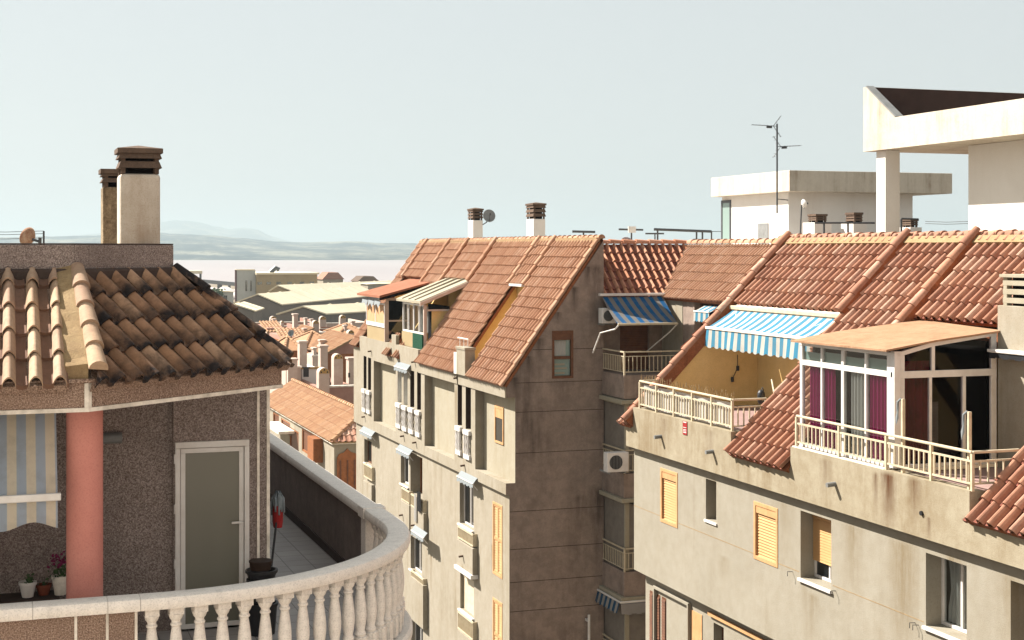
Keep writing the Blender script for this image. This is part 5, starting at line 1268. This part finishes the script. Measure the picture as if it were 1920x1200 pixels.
at_ = thing('tv_aerial', 'tall mast with two television aerials on the corner of the white rooftop hut', 'aerial', (30.3,53.6,.6))
u0 = 53.0; b = onu(1457,400,u0); tp_ = onu(1458,232,u0)
mb = MB(); mb.tube([(b.x,u0,b.z),(b.x,u0,tp_.z)], .035, 8); mb.tube([(b.x,u0,b.z+.05),(b.x+.5,53.9,b.z+.1)], .025, 6); mb.tube([(b.x,u0,2.0),(30.5,53.95,2.0)],.02,6); mb.build('mast', m_metal, at_)
def yagi(parent, name, p, d, L, n, el, up=(0,0,1), refl=True):
    p = Vector(p); d = Vector(d).normalized(); s = Vector((d.y,-d.x,.0)).normalized(); mb = MB()
    mb.tube([p, p+d*L], .014, 6)
    for k in range(n):
        q = p+d*L*(.25+.75*k/(n-1)); e = el*(1-.35*k/(n-1)); mb.tube([q-s*e-Vector((0,0,.0)), q+s*e], .009, 5)
    if refl:
        for sg in (-1,1):
            mb.tube([p+d*.15, p-d*.05+Vector((0,0,.42*sg))-d*.1], .013, 5)
            for k in range(3): q = p+d*.1+(Vector((0,0,.42*sg))-d*.25)*(.35+.3*k); mb.tube([q-s*.22, q+s*.22], .008, 5)
    mb.bar(p+d*L*.2-Vector((0,0,.05)), p+d*L*.42-Vector((0,0,.05)), .08, .09)
    mb.build(name, m_metal, parent)
yagi(at_, 'upper_antenna', (b.x,u0,tp_.z-.1), (-.9,.35,.06), 1.0, 6, .3)
yagi(at_, 'lower_antenna', (b.x,u0,onu(1458,275,u0).z), (.95,-.2,.05), .95, 7, .28, refl=True)
dm = thing('dish_mast', 'thin pole with a small white dish in front of the white rooftop hut', 'satellite dish', tuple(att(1500,445,48)))
p0 = att(1500,447,48); p1 = att(1503,384,48)
mb = MB(); mb.tube([p0,p1], .025); mb.build('pole', m_metal, dm); dish(dm, p1+Vector((.08,.05,.02)), .15, (.95,.2,.25), m_alu, depth=.05)
# low vents with brown cowls
for i, (x0, x1, yt, yc, t_, lb) in enumerate(((1519,1578,417,401,45,'white vent stack with brown cowl left of the pavilion column'),(1592,1638,418,398,44.5,'white vent stack with brown cowl close against the pavilion column'),(1699,1740,426,410,46,'white vent stack with brown cowl right of the pavilion column'))):
    a = att(x0, yt, t_); bq = att(x1, yt, t_); cw = att((x0+x1)/2, yc, t_)
    v = thing('vent_stack', lb, 'chimney', (a.x,a.y,-.1), 'low vents on the flat roof')
    L_ = (bq-a).length*.62
    mb = MB(); mb.box(a.x+.15, a.x+.15+L_, a.y, a.y+.7, -.1, a.z); mb.build('stack', m_white, v, bevel=.01)
    mb = MB(); cowl(mb, a.x+.15+L_*.2, a.x+.15+L_*.8, a.y+.1, a.y+.55, a.z+.002, cw.z+.02, 3, out=.015, peak=.0); mb.build('cowl', [m_capbr, m_darkroom], v)
def trail(name, label, cat, parts, t_):
    p = att(parts[0][0], parts[0][1], t_); o = thing(name, label, cat, (p.x,p.y,-.05), 'rails and aerials along the roof line')
    mb = MB()
    for seg in parts:
        x0, y0, x1, y1, w_ = seg; mb.tube([att(x0,y0,t_), att(x1,y1,t_)], w_, 6)
    mb.build('rail' if cat == 'railing' else 'boom', m_metal, o); return o
trail('roof_rail', 'dark metal rail on posts left of the white rooftop hut', 'railing', [(1226,430,1334,434,.05),(1233,430,1233,458,.03),(1306,433,1306,458,.03),(1317,433,1317,458,.03),(1334,434,1334,458,.025),(1334,434,1352,434,.012),(1300,448,1352,450,.01)], 50)
trail('roof_aerial', 'flat T shaped aerial just right of the brown gable tip', 'aerial', [(1073,434,1116,435,.045),(1094,435,1094,458,.028)], 50)
o = trail('roof_aerial', 'T shaped aerial carrying a pale box panel', 'aerial', [(1160,430,1206,431,.035),(1184,431,1184,460,.028)], 48)
mb = MB(); p = att(1184,431,47.9); mb.box(p.x-.13,p.x+.13,p.y-.06,p.y-.02,p.z-.09,p.z+.11); mb.build('panel', m_alu, o)
trail('roof_aerial', 'low T shaped aerial left of the dark roof rail', 'aerial', [(1210,438,1245,438,.03),(1228,438,1228,460,.022)], 49)
d_ = thing('satellite_dish', 'pinkish dish peeping over the dark tiled ridge of the courtyard block', 'satellite dish', tuple(att(1175,455,46)))
p = att(1175,458,46); dish(d_, p, .23, (-.1,-.8,.5), paint('pinkish dish', col('b79b98')), depth=.05); mb = MB(); mb.tube([(p.x,p.y+.1,-.2),(p.x,p.y+.1,p.z)], .025); mb.build('pole', m_metal, d_)
trail('roof_rail', 'pale T bar in front of the pavilion column', 'railing', [(1690,410,1722,411,.03),(1690,411,1690,445,.03)], 43)
trail('roof_rail', 'dark bar joining the vent stacks by the pavilion column', 'railing', [(1528,418,1640,418,.03),(1545,418,1545,446,.03),(1590,418,1590,446,.03)], 44)
wr = thing('overhead_wire', 'thin wires strung across the gap right of the white hut', 'wire', tuple(att(1750,420,60)))
mb = MB()
for y in (415, 419): mb.tube([att(1735,y,60), att(1775,y+1.5,58), att(1815,y,56)], .012, 5)
mb.build('wire', m_metal, wr)

# ------------------------------------------------------------------ town behind
h1 = thing('street_house', 'low house with pale orange tiled roof and arched wooden door beyond the cream block', 'house', (18, 80, GZ))
fw = FW(15.6)
ops = [rect(527,544,783,806,15.6), rect(566,592,802,845,15.6), rect(512,523,772,800,15.6), rect(543,560,800,850,15.6)]
mb = MB(); mb.wall(fw, 72.0, 93, GZ, -9.45, [r_+(.15,) for r_ in ops]); mb.box(15.78, 19.9, 72.1, 92.9, GZ, -9.5)
mb.face([(15.6,72,GZ),(20,72,GZ),(20,72,-9.45),(15.6,72,-9.45)]); mb.face([(20,72,GZ),(20,72,-9.45),(20,93,-9.45),(20,93,GZ)])
mb.build('wall', m_bcreamwall, h1)
for r_ in ops:
    mb = MB(); mb.frame(fw, r_[0]+.002, r_[1]-.002, r_[2]+.002, r_[3]-.002, .1, .02, .12); w_ = mb.build('window', m_woodo, h1); mb = MB(); mb.fbox(fw, r_[0]+.1, r_[1]-.1, r_[2]+.1, r_[3]-.1, .08, .1); mb.build('shutter', m_wood, w_)
mb = MB(); r_ = rect(570,592,803,845,15.55); mb.fbox(fw, r_[0]-1.6, r_[0]-.1, r_[2], r_[3], -.5, -.001); mb.build('shutter', m_woodo, h1)
e_ = Vector((1.0,-.8,0)).normalized(); n_ = Vector((-.8,-1.0,0)).normalized()
mb = MB(); c0 = onu(628,905,69.55); N = 10
U_ = 71.98
mb.prism([(15.72,U_,GZ+.1),(16.78,U_,GZ+.1),(16.78,U_,-10.25),(16.68,U_,-10.05),(16.42,U_,-9.97),(16.25,U_,-9.78),(16.08,U_,-9.97),(15.82,U_,-10.05),(15.72,U_,-10.25)], (0,-.06,0)); mb.build('door', m_woodo, h1)
mb = MB()
for x in (15.9,16.25,16.6): mb.box(x-.03,x+.03,U_-.1,U_-.061,GZ+.3,-10.35)
mb.build('door_ribs', m_wood, h1)
mb = MB(); mb.box(15.45,15.75,71.8,93,-9.55,-9.4); mb.box(15.76,20.1,71.8,72.05,-9.55,-9.4); mb.build('cornice', m_trim, h1)
bl = math.hypot(2.1,1.2)
tiles('roof', (15.4,0,-9.42), (0,1,0), (2.1,0,1.2), [[(71.7,0),(93,0),(93,bl),(73.8,bl)]], .3, .5, .05, [m_tileT, m_mortar], h1, nseg=4, seed=81)
tiles('roof', (15.4,71.7,-9.42), (1,0,0), (0,2.1,1.2), [[(.0,0),(4.6,0),(4.6,bl),(2.1,bl)]], .3, .5, .06, [m_tileC, m_mortar], h1, nseg=5, seed=82)
mc = MB(); caps(mc, (17.5,73.8,-8.2),(17.5,93,-8.2),.13,.5,(0,0,1)); caps(mc, (15.45,71.75,-9.38),(17.5,73.8,-8.2),.12,.5,(0,-.3,.9)); mc.build('ridge_tile', m_tileT, h1, smooth=True, auto=50)
mb = MB(); mb.prism([(17.45,73.9,-8.3),(19.9,73.9,-9.6),(17.45,73.9,-9.6)], (0,19,0)); mb.build('rear_slope', m_tileT, h1)
for (px, py) in ((527,775),(560,752)):
    pass
mb = MB(); a = onw(512,768,15.1); mb.box(14.7,15.6,a.y-4,a.y+1,-10.25,-10.1); mb.build('porch_roof', m_trim, h1)

def arch_stack(parent, xl, xr, yt, yb, t_, style, dp=.8):
    """tall white ventilation stack; rounded (with ochre arch and holes), or square"""
    a = att(xl, yb, t_); b = att(xr, yb, t_); zt = att(xl, yt, t_).z; zb = a.z-1.0
    w0, w1 = a.x, a.x+(b.x-a.x)*.97; u = a.y
    r = (w1-w0)/2; cx = (w0+w1)/2; mb = MB()
    if style == 'round':
        poly = [(w0,u,zb),(w1,u,zb)]+[(cx+r*math.cos(math.pi*k/12), u, zt-r+r*math.sin(math.pi*k/12)) for k in range(13)]
        mb.prism(poly, (0,dp,0)); o = mb.build('vent_stack', m_pinkw, parent)
        mb = MB(); poly = [(cx+r*.97*math.cos(math.pi*k/12), u-.03, zt-r*1.05+r*.97*math.sin(math.pi*k/12)) for k in range(13)]; mb.prism(poly, (0,.028,0)); mb.build('arch', m_ochre, o)
        mb = MB()
        for k in (20,90,160): x = cx+r*.62*math.cos(R(k)); z = zt-r*1.0+r*.62*math.sin(R(k)); mb.box(x-r*.13,x+r*.13,u-.05,u-.031,z-r*.14,z+r*.14)
        mb.build('hole', m_black, o)
    else:
        mb.box(w0, w1, u, u+dp, zb, zt); mb.box(w0-.06, w1+.06, u-.06, u+dp+.06, zt, zt+.12); o = mb.build('vent_stack', m_pinkw, parent)
    return o
def town(name, label, xl, xr, yt, t_, dp, mat, roof=None, stacks=(), wins=(), zroof=1.0):
    a = att(xl, yt, t_); b = att(xr, yt, t_); u = a.y; x0, x1 = a.x, b.x; z = a.z
    o = thing(name, label, 'house', ((x0+x1)/2, u+dp/2, GZ), 'town houses below the cream block')
    mb = MB()
    if roof is None:
        mb.box(x0, x1, u, u+.25, GZ, z); mb.box(x0, x0+.25, u+.25, u+dp, GZ, z); mb.box(x1-.25, x1, u+.25, u+dp, GZ, z); mb.box(x0+.25, x1-.25, u+.251, u+dp, GZ, z-.9)
        mb.build('wall', mat, o)
        mb = MB(); mb.box(x0-.06, x1+.06, u-.06, u+.31, z+.001, z+.1); mb.build('coping', m_ochre if roof is None and mat is m_white else m_trim, o)
    else:
        mb.box(x0, x1, u, u+dp, GZ, z); mb.build('wall', mat, o); e = .3
        if roof == 'hip':
            cx, cy = (x0+x1)/2, u+dp/2; zt = z+zroof; mb = MB(); c4 = [(x0-e,u-e,z+.001),(x1+e,u-e,z+.001),(x1+e,u+dp+e,z+.001),(x0-e,u+dp+e,z+.001)]
            for k in range(4): mb.face([c4[k], c4[(k+1)%4], (cx,cy,zt)])
            mb.face(c4); mb.build('roof', m_tileT, o)
            mc = MB()
            for k in range(4): caps(mc, c4[k], (cx,cy,zt), .12, .5, (0,0,1))
            mc.build('hip_tile', m_tileT, o)
        elif roof == 'left':
            s1 = dp+e; L_ = math.hypot(x1-x0+e, zroof)
            tiles('roof', (x0-e,u-e,z), (0,1,0), (x1-x0+e,0,zroof), [[(0,0),(dp+2*e,0),(dp+2*e,L_),(0,L_)]], .32, .55, .06, [m_tileT, m_mortar], o, nseg=4, seed=int(xl))
            mb = MB(); mb.prism([(x0,u,z+.002),(x1,u,z+.002),(x1,u,z+zroof-.12),(x0+.2,u,z+.06)], (0,dp,0)); mb.build('gable', m_pinkp, o)
        elif roof == 'front':
            L_ = math.hypot(dp*.6, zroof)
            tiles('roof', (x0,u-e,z), (1,0,0), (0,dp*.6,zroof), [[(0,0),(x1-x0,0),(x1-x0,L_),(0,L_)]], .32, .55, .07, [m_tileT, m_mortar], o, nseg=4, seed=int(xl))
            mb = MB(); mb.box(x0+.1, x1-.1, u+.4, u+dp, z+.01, z+zroof*.4); mb.build('gable', m_pinkp, o)
    for (sx0, sx1, syt, syb, st, style) in stacks: arch_stack(o, sx0, sx1, syt, syb, st, style)
    for (wx0, wx1, wyt, wyb, m_) in wins:
        p = onu(wx0, wyt, u-.02); q = onu(wx1, wyb, u-.02); mb = MB(); mb.box(p.x, q.x, u-.05, u-.002, q.z, p.z); mb.build('window', m_, o)
    return o
town('town_house', 'pinkish walled house with flat terrace right beside the brown eaves tip', 536, 566, 690, 97, 7, m_pinkw, None, [(540,559,676,705,96.5,'square'),(562,577,643,700,99,'square')])
town('town_house', 'low terrace wall hung with black washing behind the pale orange roof', 566, 602, 692, 99, 6, m_white, None, [(601,616,651,700,100,'square')])
town('town_house', 'terrace with big rounded vent stack showing ochre arch and three holes', 598, 672, 727, 93, 8, m_pinkp, None, [(598,620,690,740,92.5,'round'),(626,645,664,735,95,'round'),(654,668,674,730,96,'square')])
town('town_house', 'small house with pyramid roof of pale tiles between the vent stacks', 578, 629, 650, 118, 7, m_woodo, 'hip', [(601,612,640,660,116,'square')], (), 1.0)
town('town_house', 'house with long lean-to tiled roof next to the end of the cream block', 613, 672, 664, 112, 9, m_woodo, 'left', [(653,665,619,660,121,'round')], (), 1.3)
town('town_house', 'house with tiled roof and grey dish behind the brown eaves tip', 530, 583, 640, 125, 7, m_woodo, 'front', [(551,559.5,591,640,132,'square')], (), .9)
town('town_house', 'pink parapet house with rounded vent stacks in the middle of the rooftops', 566, 618, 625, 138, 8, m_pinkw, None, [(587,599.5,601,640,136,'round')])
town('town_house', 'pink house with dark tile edging along its long parapet', 600, 680, 617, 150, 9, m_pinkp, None, [(660,666,604,640,149,'square')], ((601,660,613,617,m_tileC),))
town('town_house', 'house with red striped roof edge left of the slender vent stack', 500, 536, 622, 142, 8, m_pinkw, 'front', (), (), .8)
town('town_house', 'long pale parapet row in front of the grey sheds', 470, 612, 606, 175, 12, m_pinkp, None, [(600,613,593,625,173,'round'),(507,520,593,622,174,'round')])
town('town_house', 'pale parapet row to the right in front of the grey sheds', 612, 705, 607, 178, 12, m_pinkw, None, [(638,650,591,625,172,'round')])
for i, (xl, xr, yt, t_, dp, m_, rf, st, lb) in enumerate((
    (586, 606, 668, 108, 4, m_pinkw, None, [(588,594,655,675,108,'square')], 'small pink roof terrace between two square vent stacks'),
    (622, 645, 648, 126, 5, m_pinkp, 'front', [(634,640,634,652,127,'square')], 'small tiled house just above the long lean-to roof'),
    (540, 562, 657, 112, 5, m_woodo, 'hip', [], 'tiny pyramid roofed house left of the square vent stacks'),
    (560, 590, 634, 132, 5, m_pinkp, 'left', [(570,576,618,640,133,'square')], 'narrow house with red lean-to roof right of the slender stack'),
    (498, 540, 613, 158, 7, m_pinkp, None, [(512,518,600,620,158,'square'),(527,533,602,620,157,'round')], 'pink flat roofed house partly hidden behind the dark brown roof'),
    (640, 690, 628, 140, 6, m_woodo, 'hip', [(646,651,612,632,141,'square')], 'hipped tiled house close to the end of the cream block'),
    (556, 600, 611, 166, 6, m_pinkp, None, [(572,577,598,615,166,'square'),(583,588,600,615,165,'square')], 'pinkish flat terrace at the foot of the grey sheds'))):
    town('town_house', lb, xl, xr, yt, t_, dp, m_, rf, st, (), .9)
cl = thing('laundry', 'black clothes hanging on the low terrace wall below the vent stacks', 'laundry', tuple(att(576,708,98)))
mb = MB(); p = att(569,690,98.2); q = att(580,707,98.2); mb.box(p.x,q.x,p.y,p.y+.06,q.z,p.z); mb.box(p.x-.1,q.x+.1,p.y-.02,p.y+.08,p.z,p.z+.06); mb.build('clothes', m_black, cl, bevel=.02)
cl = thing('laundry', 'dark garment hanging on the white stack beside the cream block', 'laundry', tuple(att(655,708,95)))
mb = MB(); p = att(653,699,94.8); q = att(657,708,94.8); mb.box(p.x,q.x,p.y,p.y+.06,q.z,p.z); p = att(664,694,94.8); q = att(670,699,94.8); mb.box(p.x,q.x,p.y,p.y+.06,q.z,p.z); mb.build('clothes', m_black, cl, bevel=.02)
d_ = thing('satellite_dish', 'grey dish among the town rooftops near the slender vent stack', 'satellite dish', tuple(att(546,632,124)))
dish(d_, att(546,625,123), .28, (-.5,-.8,.3), m_mop, depth=.08); mb = MB(); mb.tube([att(546,640,123.2), att(546,626,123.2)], .05); mb.build('pole', m_metal, d_)

# industrial sheds
def shed(label, pf, pr, yb, t_, dp, wmat, rmat, name='shed', skew=0., cat='shed'):
    """gabled shed: pf = three photo points of the front gable (left eave, apex, right eave) at depth t_"""
    a, m, b = [att(x, y, t_) for x, y in pf]
    o = thing(name, label, cat, (m.x, m.y+dp/2, GZ))
    sv = Vector((skew*dp, dp, 0)); u = a.y
    A, M_, B = Vector((a.x,u,a.z)), Vector((m.x,u,m.z)), Vector((b.x,u,b.z))
    mb = MB(); mb.prism([(A.x,u,GZ),(B.x,u,GZ),B-Vector((0,0,.15)),M_-Vector((0,0,.15)),A-Vector((0,0,.15))], sv); mb.build('wall', wmat, o)
    mb = MB(); e = Vector((0,-.6,0))
    for p, q in ((A,M_),(M_,B)):
        d = (q-p).normalized()*.4; P = p-(d if p is A else Vector()); Q = q+(d if q is B else Vector())
        mb.prism([P+e, Q+e, Q+e+sv*1.01, P+e+sv*1.01], (0,0,.25))
    k = int(dp/6)
    for i in range(1, k):
        for p, q in ((A,M_),(M_,B)): mb.bar(p+sv*(i/k)+Vector((0,0,.3)), q+sv*(i/k)+Vector((0,0,.3)), .5, .12)
    mb.build('roof', rmat, o); return o
shed('long grey clad shed with pale sheet roof and broad gable', [(440,568),(484,553),(530,572)], None, 600, 330, 60, m_shed, m_shedroof, skew=.62)
shed('lower grey shed with pale roof in front of the long one', [(520,589),(569,576),(614,590)], None, 600, 300, 24, m_shed, m_shedroof, skew=1.2)
shed('distant shed with pale roof joined to the ochre building', [(505,545),(520,536),(552,548)], None, 570, 395, 50, m_ochrew, m_shedroof, skew=.95)
shed('small pale roofed shed by the tile covered eaves', [(420,580),(440,572),(478,584)], None, 600, 310, 14, m_shed, m_shedroof, skew=.3)
ft = thing('factory', 'tall factory with white front, two slit windows and ochre clad side', 'factory', tuple(att(520,560,430)))
a = att(444,507,430); b = att(481,507,430); c = att(603,513,430)
mb = MB(); mb.box(a.x, b.x, a.y, a.y+2, GZ, a.z); mb.build('front_wall', m_graywhite, ft)
mb = MB(); mb.box(b.x+.01, c.x, a.y-2, a.y+24, GZ, c.z-.3); mb.build('wall', m_ochrew, ft)
mb = MB(); mb.box(b.x-.2, c.x+.5, a.y-2.6, a.y+24.5, c.z-.3, c.z+.2); mb.box(a.x-.2,b.x-.21,a.y-.3,a.y+2.3,a.z,a.z+.3); mb.build('roof', m_shedroof, ft)
mb = MB(); mb.box(a.x-.5, a.x-.01, a.y-.2, a.y+.6, GZ, a.z+.2); mb.build('end_panel', paint('maroon cladding', col('5d3536')), ft)
mb = MB()
for px in (461, 470.5): p = att(px, 526, 430); q = att(px+3, 546, 430); mb.box(p.x, q.x, a.y-.15, a.y-.02, q.z, p.z)
for px in (485,503,523,545,570,590): p = att(px, 529, 428); q = att(px+9, 534, 428); mb.box(p.x, q.x, a.y-2.12, a.y-2.01, q.z, p.z)
mb.build('window', m_pane, ft)
mb = MB(); p = att(526,504,428); mb.tube([(p.x-1.5,a.y+2,c.z+.2),(p.x,a.y+2,c.z+1.6),(p.x+1,a.y+2,c.z+1.0)], .7, 8); mb.build('roof_duct', m_metal, ft)
gn = thing('loading_gantry', 'pale canopy on dark posts with a conveyor at the salt lake shore', 'gantry', tuple(att(362,540,520)))
p = att(341,508,520); q = att(381,513,520); mb = MB(); mb.box(p.x,q.x,p.y,p.y+8,q.z-.1,p.z); mb.build('canopy', m_shedroof, gn)
mb = MB()
for x in (358,378): a = att(x,513,520); mb.box(a.x-.35,a.x+.35,p.y+.5,p.y+1.2,GZ,q.z-.11)
mb.build('post', m_metal, gn)
mb = MB(); mb.bar(att(378,527,518), att(445,533,505), 1.5, 1.2); mb.bar(att(412,533,512), att(412,560,512), 1.5,1.5); mb.bar(att(430,533,512), att(430,560,512), .8,.8); mb.build('conveyor', m_metal, gn)
for (nm, lb, x0, x1, yt, t_, h_, mt, rm) in (('far_house', 'cream house with broken red roof against the salt lake', 606, 646, 524, 470, 2.2, m_bcreamwall, m_tileC), ('far_house', 'stone coloured house with dark roof against the salt lake', 672, 712, 528, 450, 1.6, m_pinkw, m_capbr), ('far_house','low flat building behind the stone coloured house',690,760,533,420,.2,m_bcreamwall,m_shedroof), ('far_house','little white works building left of the tall factory',392,440,548,400,.3,m_graywhite,m_shedroof)):
    a = att(x0,yt,t_); b = att(x1,yt,t_); o = thing(nm, lb, 'house', ((a.x+b.x)/2,a.y+4,GZ), 'houses near the lake shore')
    mb = MB(); mb.box(a.x,b.x,a.y,a.y+9,GZ,a.z); mb.build('wall', mt, o)
    mb = MB(); m = (a.x+b.x)/2; mb.prism([(a.x-.4,a.y-.4,a.z+.01),(b.x+.4,a.y-.4,a.z+.01),(b.x-(b.x-a.x)*.25,a.y-.4,a.z+h_),(a.x+(b.x-a.x)*.25,a.y-.4,a.z+h_)], (0,9.8,0)); mb.build('roof', rm, o)
    mb = MB()
    for s in (.25,.6): x = a.x+(b.x-a.x)*s; mb.box(x,x+.9,a.y-.06,a.y-.01,a.z-2.2,a.z-.9)
    mb.build('window', m_pane, o)
sp = MB(); rg = random.Random(3)
for k in range(6):
    c = att(400+k*22, 545, 480+rg.uniform(0,40)); r = rg.uniform(5,9); sp.lathe([(r,GZ),(r*.55,GZ+r*.25),(r*.12,GZ+r*.48)], c.x, c.y, 16)
struct(sp.build('salt_heaps', paint('salt', col('ded4cf'), col('cfc4bf'), .8, .2, .3), smooth=True), 'stuff', 'white salt heaps along the lake shore', 'salt heaps')
def tree(px, py, t_, h, r, label):
    b = att(px, py, t_); o = thing('tree', label, 'tree', (b.x,b.y,GZ), 'dark trees by the lake shore')
    mb = MB(); mb.tube([(b.x,b.y,GZ),(b.x+.1,b.y,GZ+h*.5),(b.x,b.y,GZ+h*.8)], .25, 7, 0, .1); mb.build('trunk', m_wood, o)
    rg = random.Random(int(px)); mb = MB(); cs = [(rg.gauss(0,r*.5), rg.gauss(0,r*.5), rg.uniform(.45,.95)*h) for _ in range(9)]
    for _ in range(420):
        c = rg.choice(cs); q = Vector((b.x+c[0]+rg.gauss(0,r*.28), b.y+c[1]+rg.gauss(0,r*.28), GZ+c[2]+rg.gauss(0,r*.22))); d = Vector((rg.uniform(-1,1),rg.uniform(-1,1),rg.uniform(-1,1))).normalized()*.45; e = d.cross(Vector((rg.uniform(-1,1),rg.uniform(-1,1),1))).normalized()*.3
        mb.face([q-d,q+e,q+d,q-e])
    mb.build('crown', m_leaf, o)
tree(652,560,440,6,3,'dark bushy tree between the two lakeside houses'); tree(664,560,445,5,2.5,'smaller dark tree close to the stone coloured house'); tree(404,560,400,5,2.2,'dark bush under the conveyor')

# ------------------------------------------------------------------ air
t = MT('haze'); t.n.remove(t.b)
pv = t.n.new('ShaderNodeVolumePrincipled'); pv.inputs['Color'].default_value = (.40,.475,.51,1); pv.inputs['Density'].default_value = .0002; pv.inputs['Anisotropy'].default_value = .2
t.l.new(pv.outputs[0], t.n['Material Output'].inputs['Volume'])
mb = MB(); mb.box(-8500, 13500, -1500, 15500, -19, 190); struct(mb.build('haze', t.m, loc=(0,0,-19)), 'stuff', 'thin pale haze over the whole view', 'haze')
